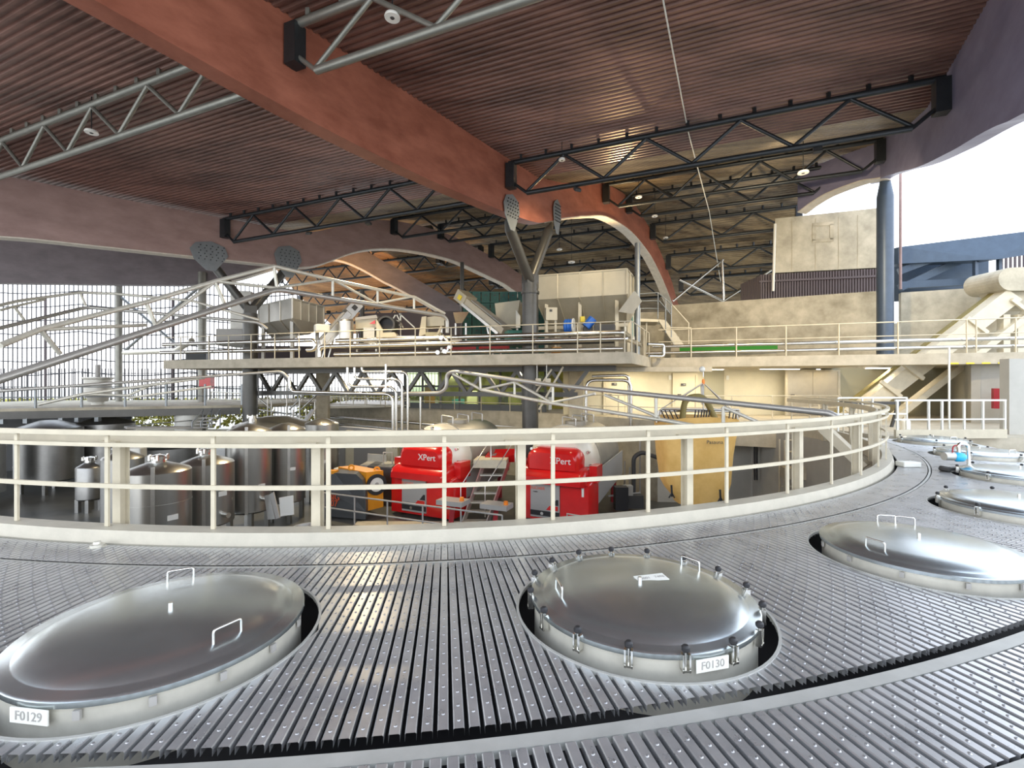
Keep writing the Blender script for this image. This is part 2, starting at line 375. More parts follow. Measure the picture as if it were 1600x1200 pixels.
for z in (1.15, .62): MB().bar(qa+V((0,0,z)), qb+V((0,0,z)), .05).build('rail_bar', 'white', rl2)
for f in (0, .35, .5, 1): b = qa.lerp(qb, f); MB().bar(b+V((0,0,.0)), b+V((0,0,1.15)), .045).build('post', 'white', rl2)
pp = P(1483, 625, 14.9); single(MB().cyl((pp.x,14.9,0), (pp.x,14.9,2.75), .03, 10), 'service_pole', 'white', 'thin white pole rising from the floor to the gallery slab', 'pole')
# ================================================================ roof: cladding, beams, trusses, columns
ST, SN = V((.922,-.387)), V((.387,.922))          # along the trusses, across them
TS = [-9,19,21.1,22.9,25.7,28.6,30.5,32.7,34.3,35.6,37,38.5,40.5,44]
ZS = [10.4,10.4,10.9,11.6,12.5,12.95,12.85,12.3,11.7,11.0,10.4,9.8,9.0,7.4]
def hz(t):
    for i in range(len(TS)-1):
        if t <= TS[i+1]:
            f = max(0, (t-TS[i])/(TS[i+1]-TS[i])); return ZS[i]*(1-f)+ZS[i+1]*f
    return ZS[-1]
BL = dict(b1=(-13.9,.727), b2=(-45.0,1.2), b3=(5.3,.545), b4=(-100.3,2.5), b6=(25.97,-.411))     # X = a + b * d
def on(b, t):                                     # point of a beam line at a given t
    a, k = BL[b]; d = (t-.387*a)/(.387*k+.922); return V((a+k*d, d))
def ond(b, d): a, k = BL[b]; return V((a+k*d, d))
def sv(p): return p.x*.922-p.y*.387
def xy(s, t): return V((ST.x*s+SN.x*t, ST.y*s+SN.y*t))
m = MB(); m2 = MB(); m3 = MB(); t = -4.0; rows = []
while t < 44:
    for dt, dz in ((0,0),(.07,0),(.10,.06),(.17,.06)): rows.append((t+dt, dz))
    t += .20
def srange(t):
    lo = sv(on('b4', min(t, 30)))-2; hi = sv(on('b3', t))+.35
    if t > 26: hi = min(hi, sv(on('b6', t))+.2)
    if t > 29.3: d = t/(.387*.6135+.922); hi = sv(V((.6135*d, d)))
    return lo, hi
prev = None
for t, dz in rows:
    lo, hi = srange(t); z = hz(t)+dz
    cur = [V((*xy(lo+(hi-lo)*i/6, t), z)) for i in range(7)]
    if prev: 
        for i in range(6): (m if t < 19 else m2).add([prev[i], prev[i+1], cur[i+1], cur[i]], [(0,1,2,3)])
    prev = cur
struct(m, 'ceiling', 'roof', 'ribbed dark red brown metal roof cladding over the deck', 'ceiling')
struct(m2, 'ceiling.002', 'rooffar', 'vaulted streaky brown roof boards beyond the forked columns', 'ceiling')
prev = None
for t, dz in rows:
    if t < 22: continue
    f = min(1, (t-22)/20); k = -.63+.25*f; d = t/(.387*k+.922); lo = sv(V((k*d, d))); hi = sv(on('b4', t))
    z = hz(t)+dz
    if hi < lo: continue
    cur = [V((*xy(lo+(hi-lo)*i/3, t), z)) for i in range(4)]
    if prev:
        for i in range(3): m3.add([prev[i], prev[i+1], cur[i+1], cur[i]], [(0,1,2,3)])
    prev = cur
struct(m3, 'ceiling.003', 'rooforange', 'orange timber lined roof vault seen far left behind the grey hopper', 'ceiling')
m = MB(); prev = None
for t in [-4+1.0*i for i in range(49)]:
    lo, hi = srange(t); lo = min(lo, sv(on('b4', t))); cur = [V((*xy(lo, t), hz(t)+.28)), V((*xy(hi, t), hz(t)+.28))]
    if prev: m.add([prev[0], prev[1], cur[1], cur[0]], [(0,1,2,3)])
    prev = cur
struct(m, 'ceiling.001', 'ground', 'outer roof deck above the cladding', 'roof')
def beam(name, line, pts, label, m, w=.45, sof=None, zcap=None):
    """pts: (d, z_bottom, depth)"""
    t = thing(name, label, 'roof beam', V((*ond(line, pts[0][0]), pts[0][1])), 'laminated roof beams')
    k = BL[line][1]; dirv = V((k, 1, 0)).normalized(); sd = V((dirv.y, -dirv.x, 0))*w/2
    # refine
    P2 = []
    for i in range(len(pts)-1):
        for j in range(6):
            f = j/6
            p0 = pts[max(i-1,0)]; p1 = pts[i]; p2 = pts[i+1]; p3 = pts[min(i+2,len(pts)-1)]
            def cr(a):
                return .5*((2*p1[a])+(-p0[a]+p2[a])*f+(2*p0[a]-5*p1[a]+4*p2[a]-p3[a])*f*f+(-p0[a]+3*p1[a]-3*p2[a]+p3[a])*f**3)
            P2.append((p1[0]+(p2[0]-p1[0])*f, cr(1), cr(2)))
    P2.append(pts[-1]); R = []
    for d, zb, h in P2:
        c = V((*ond(line, d), zb)); R.append([c-sd, c+sd, c+sd+V((0,0,h)), c-sd+V((0,0,h))])
    MB().loft(R, False).build('timber', m, t)
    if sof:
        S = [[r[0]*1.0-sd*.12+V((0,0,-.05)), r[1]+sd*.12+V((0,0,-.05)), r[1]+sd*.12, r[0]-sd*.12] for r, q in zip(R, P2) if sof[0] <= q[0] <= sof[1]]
        MB().loft(S, False).build('soffit_board_lit', 'soffit', t)
    return t
B1 = [(2,9.0,1.5),(5,8.75,1.75),(8.6,8.45,2.0),(12,8.15,2.3),(15,8.1,2.35),(18.4,8.25,2.15),(20.4,8.5,2.0),(22,9.25,1.65),(23.5,9.9,1.65),(25.8,10.7,1.75),(28.7,10.8,1.9),(31.4,10.1,1.7),(33.4,8.9,1.6),(35.1,7.5,1.6),(36.5,6.0,1.6)]
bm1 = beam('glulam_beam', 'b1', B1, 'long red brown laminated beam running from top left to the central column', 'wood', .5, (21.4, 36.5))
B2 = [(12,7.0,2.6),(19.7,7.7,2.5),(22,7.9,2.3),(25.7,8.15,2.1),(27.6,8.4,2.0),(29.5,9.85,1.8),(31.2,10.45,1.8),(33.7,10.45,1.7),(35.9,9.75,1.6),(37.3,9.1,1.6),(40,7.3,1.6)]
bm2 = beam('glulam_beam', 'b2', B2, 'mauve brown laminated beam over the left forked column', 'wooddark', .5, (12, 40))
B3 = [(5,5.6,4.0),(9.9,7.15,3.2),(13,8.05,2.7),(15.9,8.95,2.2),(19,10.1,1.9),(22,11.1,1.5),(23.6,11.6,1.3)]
bm3 = beam('glulam_beam', 'b3', B3, 'haze tinted blue mauve beam in the top right corner over the dark column', 'woodblue', .5)
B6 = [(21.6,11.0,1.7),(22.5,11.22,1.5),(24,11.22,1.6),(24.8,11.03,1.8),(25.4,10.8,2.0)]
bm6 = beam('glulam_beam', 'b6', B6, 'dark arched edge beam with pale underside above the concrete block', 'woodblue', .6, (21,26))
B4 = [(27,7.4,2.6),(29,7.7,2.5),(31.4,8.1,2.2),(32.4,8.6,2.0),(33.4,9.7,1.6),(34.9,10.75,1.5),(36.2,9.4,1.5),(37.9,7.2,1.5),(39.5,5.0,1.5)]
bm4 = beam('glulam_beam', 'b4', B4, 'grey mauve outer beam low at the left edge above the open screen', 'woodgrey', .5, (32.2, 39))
# ---- trusses
def truss(t, zl, ba, bb, mt, label, hh=1.25, panel=2.95, clips=True, ss=None):
    s0, s1 = sv(on(ba, t))+.35, sv(on(bb, t))-.35
    if bb == 'b3' and t > 26: s1 = min(s1, srange(t)[1]-.1)
    if ss: s0, s1 = ss
    pt = lambda s, z: V((*xy(s, t), z))
    tr = thing('roof_truss', label, 'truss', pt(s0, zl), 'lattice roof trusses')
    top = MB().tube([pt(s0, zl+hh), pt(s1, zl+hh)], .10, 8)
    if clips:
        n = int((s1-s0)/1.0)
        for i in range(n): c = pt(s0+.5+i*1.0, zl+hh+.14); top.box(c, (.09,.09,max(.1, hz(t)-zl-hh)), 0)
    top.build('top_chord', mt, tr)
    MB().tube([pt(s0+.75, zl), pt(s1-.75, zl)], .095, 8).build('bottom_chord', mt, tr)
    for s, q in ((s0, .75), (s1, -.75)):
        MB().tube([pt(s, zl+.62), pt(s+q, zl)], .06, 7).build('end_strut', mt, tr)
        MB().box(pt(s+q*.12, zl+.75), (.34,.34,.95), math.atan2(ST.y, ST.x)).build('end_shoe', 'truss', tr)
    n = max(2, round((s1-s0-1.5)/panel)); w = (s1-s0-1.5)/n
    for i in range(n):
        a = s0+.75+i*w
        MB().tube([pt(a, zl+.06), pt(a+w/2, zl+hh-.07)], .06, 7).build('web_member', mt, tr)
        MB().tube([pt(a+w/2, zl+hh-.07), pt(a+w, zl+.06)], .06, 7).build('web_member', mt, tr)
    return tr
TT = [(8.4,8.9),(16.9,8.9),(25.3,11.0),(28.4,11.4),(32.3,10.85),(35.4,9.5),(38.3,8.35)]
RB = ['nearest truss right of the long red beam, cut by the top photo edge','long dark truss right of the beam, just above the central column','dark truss second behind the central column in the right bay','dark truss third behind the central column in the right bay','truss above the concrete wall, fourth behind the central column','truss just above the concrete wall top at right','lowest far truss peeping over the stained concrete wall']
MBY = ['olive grey truss at upper left, nearest on the left of the red beam','dark truss crossing from the left forked column to the red beam','truss behind the central column in the middle bay, nearest','truss second behind the central column in the middle bay','truss third behind the central column in the middle bay','truss fourth behind the central column in the middle bay','farthest truss behind the hoppers in the middle bay']
LBY = [None,None,None,'truss under the orange lit roof left of the mauve beam, nearest','truss under the orange lit roof left of the mauve beam, middle','truss under the orange lit roof left of the mauve beam, farthest',None]
for i, (t, z) in enumerate(TT):
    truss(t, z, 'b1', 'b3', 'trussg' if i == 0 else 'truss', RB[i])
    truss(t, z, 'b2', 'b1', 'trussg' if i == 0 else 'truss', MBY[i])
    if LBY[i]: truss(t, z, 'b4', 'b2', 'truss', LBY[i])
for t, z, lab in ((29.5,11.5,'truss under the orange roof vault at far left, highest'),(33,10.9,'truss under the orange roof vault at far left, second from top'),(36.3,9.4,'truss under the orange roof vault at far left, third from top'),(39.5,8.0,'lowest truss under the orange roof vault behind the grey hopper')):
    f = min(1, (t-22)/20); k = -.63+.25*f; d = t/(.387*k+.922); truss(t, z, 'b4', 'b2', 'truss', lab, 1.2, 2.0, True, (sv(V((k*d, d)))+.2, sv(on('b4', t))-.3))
# wind bracing behind the wall
wb = thing('wind_brace', 'pale crossed wind bracing rods behind the stained concrete wall', 'bracing', P(1125, 470, 30))
for a, b in (((1062,437),(1130,470)), ((1130,470),(1205,422)), ((1128,405),(1131,470)), ((1052,470),(1130,405))):
    MB().tube([P(*a, 30), P(*b, 30)], .07, 6).build('brace_rod', 'pipe', wb)
# ---- columns
def ycol(px, d, yk, a1, a2, r, label, m, z0=-3.5):
    b = V((X(px, d), d, z0)); k = V((b.x, d, Zy(yk, d)))
    t = thing('forked_column', label, 'column', b, 'round steel columns')
    MB().cyl(b, k-V((0,0,.1)), r, 24).build('shaft', m, t)
    MB().lathe([(r+.05,-.55),(r+.05,-.45),(r+.01,-.44)], k, 24).build('collar', m, t)
    MB().box(k+V((0,0,.0)), (r*1.7, r*1.2, .6), .6).build('node', m, t)
    for p in (a1, a2):
        p = V(p); MB().cyl(k, k.lerp(p, .86), r*.62, 18).build('arm', m, t)
        MB().cyl(k.lerp(p, .86), p, r*.62, 14, r*.18).build('arm_tip', m, t)
    return t
k1 = BL['b1']
c1a = V((*ond('b1', 18.8), 8.15)); c1b = V((*ond('b1', 21.6), 8.95))
yc1 = ycol(828.5, 20.9, 440, c1a, c1b, .36, 'forked steel column at the centre holding up the long red beam', 'colum')
c2a = V((*ond('b2', 24.5), 7.95)); c2b = V((*ond('b2', 26.9), 8.25))
yc2 = ycol(391, 25.2, 487, c2a, c2b, .36, 'forked grey column left of centre under the mauve beam', 'colum')
def gusset(line, p, w, h, root, side=.30):
    k = BL[line][1]; u = V((k,1,0)).normalized(); n = V((u.y,-u.x,0)); c = V(p)+n*side
    prof = [(-.15,-.55),(-.5,-.05),(-.62,.45),(-.45,.8),(.0,.95),(.4,.75),(.5,.3),(.3,-.15),(.12,-.55)]
    poly = [c+u*x*w+V((0,0,z*h)) for x, z in prof]
    g = MB().prism(poly, n*.03).build('gusset_plate', 'plate', root)
    bt = MB()
    for i in range(6):
        for j in range(5):
            x, z = -.36+j*.17+(.05 if i % 2 else 0), .0+i*.14
            if z > .72 and abs(x) > .25: continue
            q = c+u*x*w+V((0,0,z*h)); bt.cyl(q+n*.03, q+n*.055, .028, 6)
    bt.build('bolt_rows', 'truss', g)
gusset('b1', c1a, .95, .95, yc1); gusset('b1', c1b, .62, 1.05, yc1)
gusset('b2', c2a, 1.5, 1.0, yc2); gusset('b2', c2b, 1.3, 1.2, yc2)
# end fixing plate of the nearest truss on the beam side, seen top left
# dark column at right
d3 = 22.0; b3 = V((X(1383,d3), d3, 2.85)); t3 = thing('round_column', 'dark blue round column at right in front of the concrete block', 'column', b3, 'round steel columns')
MB().cyl(b3, (b3.x,d3,10.3), .33, 24).build('shaft', 'columblue', t3)
MB().cyl((b3.x,d3,10.3), (b3.x,d3,11.2), .33, 24, .18).build('head', 'columblue', t3)
for px, d, y0, y1, r, lab in ((186,32,640,446,.2,'slim grey column in the open screen, left of the other'), (316,31.5,690,428,.25,'slim grey column beside the red box under the outer beam')):
    x = X(px, d); single(MB().cyl((x,d,-3.5 if px > 200 else -.2), (x,d,Zy(y1,d)+.1), r, 18), 'slim_column', 'trussg', lab, 'column', 'round steel columns')
x = X(1407,24); single(MB().cyl((x,24,6.4), (x,24,13.2), .06, 8), 'thin_post', 'wooddark', 'thin post standing just right of the dark blue column', 'post')
x = X(996,22.6); single(MB().cyl((x,22.6,2.85), (x,22.6,Zy(380,22.6)), .13, 12), 'slender_column', 'plate', 'slender column at the right end of the beige hopper', 'column')
x = X(722,29); single(MB().cyl((x,29,2.85), (x,29,Zy(410,29)), .12, 12), 'slender_column', 'colum', 'slender dark column left of the green crates', 'column')
x = X(566,30); single(MB().cyl((x,30,2.85), (x,30,Zy(452,30)), .14, 12), 'slender_column', 'dark', 'slender dark column behind the inclined conveyor', 'column')
# ---- lamps
LP = [(613,27,10.2,.17,'round white ceiling lamp with dark centre near the top edge'),(143,207,14.5,.18,'round white ceiling lamp behind the olive grey truss'),(1255,270,18,.2,'round white ceiling lamp at right in the dark trusses'),
      (998,308,24,.17,'small ceiling lamp right of the red beam, nearest of its row'),(1023,338,27,.17,'small ceiling lamp right of the red beam, second of its row'),(1040,372,30.5,.17,'small ceiling lamp right of the red beam, farthest of its row'),
      (893,410,27,.2,'ceiling lamp over the beige hopper'),(874,390,30,.18,'ceiling lamp just above the one over the beige hopper'),(442,435,28,.17,'ceiling lamp under the orange lit roof at left'),(878,250,17.2,.12,'small floodlight on the end web of the long dark truss')]
for px, py, d, r, lab in LP:
    c = P(px, py, d); zc = hz(.387*c.x+.922*c.y)
    t = thing('ceiling_lamp', lab, 'lamp', (c.x,c.y,zc), 'round lamps under the roof')
    MB().lathe([(.05,.08),(r*.9,.05),(r,.0),(r*.96,-.02),(r*.3,-.02)], c, 20).build('lamp_shade', 'lampoff', t)
    MB().lathe([(r*.3,-.015),(r*.22,-.03),(1e-4,-.03)], c, 12).build('lamp_core', 'dark', t)
    MB().cyl(c+V((0,0,.05)), (c.x,c.y,max(zc,c.z+.3)), .015, 6).build('hanger_rod', 'truss', t)
cd = MB().tube([P(1035,-5,10.6), P(1075,205,16.4), P(1108,330,25), P(1126,440,35)], .022, 6); single(cd, 'ceiling_conduit', 'white', 'thin white conduit running along the roof cladding at right', 'conduit')
# ================================================================ mezzanine platform
ME0, ME1 = V((-18.4,25.0,0)), V((4.65,18.4,0)); ME2 = V((6.7,22.8,0)); ZM = 2.85
mu = (ME1-ME0).normalized(); mn = V((-mu.y, mu.x, 0))
back = ME0+mn*9.0
m = MB(); m.prism([p+V((0,0,2.4)) for p in (ME0, ME1, ME2, ME2+mn*5.5, back)], (0,0,.45))
struct(m, 'platform_slab', 'slab', 'concrete slab of the central machine platform', 'slab')
G0, G1 = V((6.75,22.8,0)), V((20.5,18.3,0)); gu = (G1-G0).normalized(); gn = V((-gu.y, gu.x, 0))
m = MB(); m.prism([p+V((0,0,2.4)) for p in (G0, G1, G1+gn*.9, G0+gn*.9)], (0,0,.45)); 
Lg = (G1-G0).length
for f0, f1 in ((0,.60),(.76,1.0)):
    a, b = G0+gu*Lg*f0, G0+gu*Lg*f1; m.prism([p+V((0,0,2.4)) for p in (a+gn*.9, b+gn*.9, b+gn*5.5, a+gn*5.5)], (0,0,.45))
struct(m, 'gallery_slab', 'slab', 'concrete slab of the right gallery', 'slab')
m = MB().bar(V((1.9,22.2,2.28)), V((9.2,21.9,2.28)), .3, .22); struct(m, 'trim_4', 'slab', 'cream edge beam under the corner of the platform', 'beam')
def me(f, off=0.0, z=ZM): p = ME0.lerp(ME1, f)+mn*off; return V((p.x,p.y,z))
def mf(px): k = (px-800)/F; return (k*ME0.y-ME0.x)/((ME1.x-ME0.x)-k*(ME1.y-ME0.y))
def gf(px): k = (px-800)/F; return (k*G0.y-G0.x)/((G1.x-G0.x)-k*(G1.y-G0.y))
def ge(f, off=0.0, z=ZM): p = G0.lerp(G1, f)+gn*off; return V((p.x,p.y,z))
r = thing('platform_rail', 'steel railing along the front edge of the machine platform', 'railing', me(.5))
MB().tube([me(0,.05,4.05), me(1,.05,4.05), ME2+V((-.1,0,4.05))], .024, 6).build('top_rail', 'rail', r)
for px in (281,325,356,391,428,466,506,546,592,648,704,765,832,902,938,976,987): p = me(mf(px), .05); MB().tube([p, p+V((0,0,1.2))], .026, 6).build('post', 'rail', r)
for f in (.35,.7,1): p = ME1.lerp(ME2, f)+V((-.1,0,ZM)); MB().tube([p, p+V((0,0,1.2))], .026, 6).build('post', 'rail', r)
def pipe(pts, rr, label, m='pipe', name='steel_pipe', rnd=.25, grp=None, n=8): return single(MB().tube(smooth_path(pts, rnd), rr, n), name, m, label, 'pipe', grp)
f1 = mf(485); f2 = mf(492)
pipe([me(-.02,.35,3.72), me(f1,.35,3.72), me(f1,.35,3.25), me(f1-.02,.35,3.25)], .10, 'upper steel pipe on the left half of the platform edge')
pipe([me(-.02,.25,3.28), me(f1-.035,.25,3.28)], .10, 'lower steel pipe on the left half of the platform edge')
pipe([me(f2,.35,2.9), me(f2,.35,3.40), me(.99,.35,3.40), ME1.lerp(ME2,.75)+V((-.3,0,3.40))], .10, 'middle steel pipe along the right half of the platform edge')
pipe([me(f2+.03,.6,3.68), me(.985,.6,3.68), ME1.lerp(ME2,.6)+V((-.6,0,3.68))], .10, 'upper steel pipe along the right half of the platform edge')
pipe([me(f2+.03,.5,3.02), me(.985,.5,3.02)], .095, 'lowest steel pipe along the right half of the platform edge')
pipe([me(f2+.05,.82,3.34), me(.97,.82,3.34)], .08, 'dark cable duct behind the pipes of the platform edge', 'dark', 'cable_duct')
vc = me(mf(688), .45, 3.3); t = thing('valve_cluster', 'cluster of steel valves on the platform pipes near the centre', 'valve', vc-V((0,0,.4)))
m = MB(); m.tube([vc+V((-.1,0,.45)), vc+V((.25,0,.1)), vc+V((.05,0,-.35))], .08, 8); m.build('body', 'pipe', t)
for dx, dz in ((-.3,-.3),(.0,-.25),(.25,-.05),(-.15,.35)): MB().cyl(vc+V((dx,-.1,dz)), vc+V((dx,.1,dz)), .1, 10).build('hand_wheel', 'steel', t)
pp = ME2+V((.1,-.5,3.15)); pipe([pp+V((-.5,-.3,.3)), pp+V((.35,0,.3)), pp+V((.35,0,-.25)), pp+V((-.4,-.2,-.25))], .08, 'steel pipe bend at the right end of the platform', rnd=.15)
# machine platform girder below
gd = thing('lattice_girder', 'dark lattice girder carrying the machine platform', 'girder', me(.5,2.2,1.05))
MB().bar(me(.14,2.2,2.28), me(.97,2.2,2.28), .3, .22).build('top_chord', 'colum', gd)
MB().bar(me(.14,2.2,1.12), me(.90,2.2,1.12), .3, .22).build('bottom_chord', 'colum', gd)
n = 11
for i in range(n):
    a = .17+i*.068; MB().bar(me(a,2.2,2.2), me(a+.031,2.2,1.2), .2, .16).build('diagonal', 'colum', gd); MB().bar(me(a+.037,2.2,1.2), me(a+.068,2.2,2.2), .2, .16).build('diagonal', 'colum', gd)
# gallery rail and pipes
r = thing('gallery_rail', 'long cream railing along the edge of the right gallery', 'railing', ge(.5))
MB().tube([ge(.02,.1,4.20), ge(1,.1,4.20)], .028, 6).build('top_rail', 'rail', r); MB().tube([ge(.02,.1,3.62), ge(1,.1,3.62)], .022, 6).build('middle_rail', 'rail', r)
for px in (1080,1151,1229,1312,1405,1513,1528,1590): p = ge(gf(px), .1); MB().tube([p, p+V((0,0,1.35))], .03, 6).build('post', 'rail', r)
pipe([ge(0,.35,3.42), ge(1.02,.35,3.42)], .075, 'upper steel pipe along the right gallery')
pipe([ge(-.02,.25,3.10), ge(1.02,.25,3.10)], .075, 'lower steel pipe along the right gallery')
hz_m = MB()
for i in range(5): a = ge(.80+i*.035,-.01,2.43); hz_m.obox(a+gu*.15, gu*.13, gn*.012, (0,0,.03))
single(hz_m, 'hazard_strip', 'yellow', 'yellow hazard marks on the lower edge of the right gallery slab', 'marking')
# ================================================================ concrete behind the gallery
def wallq(a, b, z0, z1, th, name, m, label, cat='wall'):
    a, b = V((*a[:2],0)), V((*b[:2],0)); u = (b-a).normalized(); n = V((-u.y,u.x,0))
    return struct(MB().prism([p+V((0,0,z0)) for p in (a, b, b+n*th, a+n*th)], (0,0,z1-z0)), name, m, label, cat)
wallq((X(1048,28.3),28.3), (X(1373,23.9),23.9), 2.4, 6.3, .4, 'wall_back', 'conc2', 'stained concrete wall behind the right gallery, left part')
wallq((X(1408,24.6),24.6), (X(1640,22.3),22.3), 2.4, 6.35, .4, 'wall_right', 'conc', 'concrete wall behind the right gallery, right part')
wallq((X(1366,24.6),24.6), (X(1408,24.0),24.0), 2.4, 4.7, .3, 'wall_right.001', 'conc', 'low concrete wall behind the dark column')
single(MB().bar(V((X(1062,27.5),27.5,3.55)), V((X(1215,25.6),25.6,3.55)), .05, .30), 'green_strip', 'greenstrip', 'green strip lying at the foot of the stained concrete wall', 'strip')
a, b = P(1211,430,26.2), P(1374,415,25.0); u = V((b.x-a.x,b.y-a.y,0)).normalized(); n = V((-u.y,u.x,0))
blk = thing('concrete_block', 'big plain concrete block above the slatted screen at right', 'block', V((a.x,a.y,7.6)))
m = MB(); q0, q1 = V((a.x,a.y,0)), V((b.x,b.y,0)); m.prism([q0+V((0,0,7.75)), q1+V((0,0,7.75)), q1+V((0,0,10.9)), q0+V((0,0,10.75))], V((1.39,2.5,0))); m.build('block_body', 'conc', blk)
m = MB(); 
for f in (.17,.4,.62,.80): c = q0.lerp(q1, f); m.obox(c+V((0,0,9.2))-n*.012, u*.012, n*.004, (0,0,1.4))
m.build('formwork_joint', 'conc2', blk)
m = MB(); c = q0.lerp(q1, .47)-n*.02
for dx, dz, sx, sz in ((-.42,-.1,.09,.42),(.42,-.1,.09,.42),(0,.36,.51,.09),(0,-.52,.51,.09)): m.obox(c+u*dx+V((0,0,9.9+dz)), u*sx, n*.004, (0,0,sz))
m.build('square_stain', 'conc2', blk)
s = thing('slatted_screen', 'dark brown slatted screen on top of the concrete wall', 'screen', V((a.x,a.y,6.3)))
m = MB(); k0 = q0-u*.7; L = (q1-q0).length+.7
for i in range(44): c = k0+u*(L*i/43)+n*.1; m.obox(c+V((0,0,6.95)), u*.045, n*.06, (0,0,.75))
m.build('slats', 'slat', s); MB().prism([k0+n*.3+V((0,0,6.2)), q1+n*.3+V((0,0,6.2)), q1+n*.3+V((0,0,7.74)), k0+n*.3+V((0,0,7.74))], n*.05).build('backing_board', 'slat', s)
m = MB(); e0, e1 = k0, k0-u*.55+n*2.2
for i in range(16): c = e0.lerp(e1, i/15); m.obox(c+V((0,0,6.9)), u*.03, n*.05, (0,0,.75))
m.build('return_slats', 'slat', s)
MB().bar(k0-u*.1+V((0,0,7.3)), q1+V((0,0,7.3)), .08, .1).build('rail_bar', 'slat', s)
single(MB().tube([P(1211,350,26), P(1208,455,26)], .07, 8), 'downpipe', 'white', 'white downpipe at the left edge of the big concrete block', 'pipe')
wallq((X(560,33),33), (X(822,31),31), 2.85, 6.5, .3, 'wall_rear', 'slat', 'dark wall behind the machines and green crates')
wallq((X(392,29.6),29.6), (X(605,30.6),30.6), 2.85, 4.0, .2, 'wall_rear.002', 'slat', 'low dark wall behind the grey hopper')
wallq((X(822,30.5),30.5), (X(1052,29.5),29.5), 2.4, 6.1, .3, 'wall_rear.001', 'conc', 'beige wall behind the beige hopper')
# right background canopy
cv = thing('steel_canopy', 'shaded blue grey steel canopy and frames behind the right concrete wall', 'canopy', P(1500,440,25))
m = MB(); m.prism([P(1404,386,25), P(1640,357,23), P(1640,392,23), P(1560,405,23.5), P(1404,412,25)], (0,1.2,.1)); m.build('fascia', 'bluedeck', cv)
for pts in (((1406,450),(1560,380)), ((1404,425),(1470,400)), ((1406,446),(1520,440))): MB().bar(P(*pts[0],25.3), P(*pts[1],24.6), .28, .35).build('brace', 'bluedeck', cv)
m = MB()
for p, q in (((1524,408),(1524,440)),((1561,392),(1561,425)),((1524,408),(1561,391)),((1524,440),(1561,424))): m.bar(P(*p,24), P(*q,24), .16)
m.build('window_frame', 'columblue', cv)
MB().prism([P(1404,414,26.2), P(1545,400,25.6), P(1545,470,25.6), P(1404,470,26.2)], (0,.3,0)).build('rear_panel', 'bluedeck', cv)
m = MB()
for i in range(12): x = 1565+i*7; m.bar(P(x,380,27), V((X(x,27),27,-2.6)), .09)
m.bar(P(1560,398,27), P(1650,392,27), .06); single(m, 'picket_fence', 'slat', 'dark picket fence against the sky at the right edge', 'fence')
m = MB(); c0 = P(1580,436,20.6)
pr = [c0+V((.9*math.cos(a)*.62-.0, 0, .5*math.sin(a))) for a in [pi/2+pi*i/12 for i in range(13)]]+[c0+V((3,0,-.5)), c0+V((3,0,.62))]
m.prism(pr, (0,1.6,0)); cb = single(m, 'concrete_nose', 'conc', 'rounded concrete nose at the right edge above the inclined conveyor', 'block')
m = MB().prism([P(1563,455,20.9), P(1640,455,20.9), P(1640,482,20.9), P(1590,478,20.9)], (0,1.0,0)); single(m, 'concrete_corbel', 'conc', 'concrete corbel under the rounded nose at the right edge', 'block')
# inclined conveyor / stair stringers
cvy = thing('inclined_conveyor', 'long cream inclined conveyor running from the pit up to the rounded concrete nose', 'conveyor', P(1165,800,20.8))
dC = 20.7
def strip(a0, a1, b0, b1, d, th, name, m):  # band between two image lines, built as a thick bar in the plane d
    MB().prism([P(*a0,d), P(*b0,d), P(*b1,d), P(*a1,d)], (0,th,0)).build(name, m, cvy)
strip((1575,452),(1598,468),(1165,771),(1176,790), dC, .5, 'upper_trough', 'rail')
strip((1560,452),(1573,453),(1140,771),(1160,772), dC+.5, .25, 'side_cover', 'strap')
strip((1640,462),(1640,474),(1205,800),(1205,812), dC, .4, 'lower_stringer', 'rail')
for x, y in ((1595,480),(1525,508),(1425,580),(1390,608),(1335,650),(1255,712),(1220,740)):
    MB().bar(P(x-14,y-12,dC-.06), P(x+18,y+12,dC-.06), .10, .16).build('cross_bracket', 'rail', cvy)
for x in (1568,1590): MB().bar(P(x,492,dC+.3), P(x,555,dC+.3), .3, .3).build('support_post', 'rail', cvy)
# ================================================================ rooms under the gallery
ZF = 0.0
fl = MB(); fl.prism([V(p) for p in ((-14.7,37,-.9),(-1,28.6,-.9),(3.4,24.6,-.9),(6.3,20.6,-.9),(11,18.2,-.9),(11.5,14.6,-.9),(24,13.2,-.9),(32,18,-.9),(26,40,-.9),(-12,42,-.9))], (0,0,.9))
struct(fl, 'floor.005', 'slab', 'concrete floor and parapet edge of the rear rooms', 'floor')
struct(MB().bx(2.7,15.9,24.75,25.0,0,2.42), 'wall_rooms', 'cream', 'cream wall of the rooms under the gallery', 'wall')
struct(MB().bx(15.9,22.5,24.1,24.4,0,2.42), 'wall_rooms.001', 'olive', 'grey brown wall beside the steel double door', 'wall')
struct(MB().prism([V((22.3,24.2,0)), V((19.0,19.6,0)), V((19.2,19.4,0)), V((22.6,24.0,0))], (0,0,2.42)), 'wall_recess', 'greywall', 'grey wall of the recess at right', 'wall')
struct(MB().prism([V((19.1,19.5,0)), V((25,16.8,0)), V((25.2,17.0,0)), V((19.3,19.7,0))], (0,0,2.42)), 'wall_recess.001', 'greywall', 'grey back wall of the recess behind the right railing', 'wall')
struct(MB().bx(15.75,22,15.0,15.3,0,2.4), 'wall_white', 'greywall', 'white wall piece at the right photo edge', 'wall')
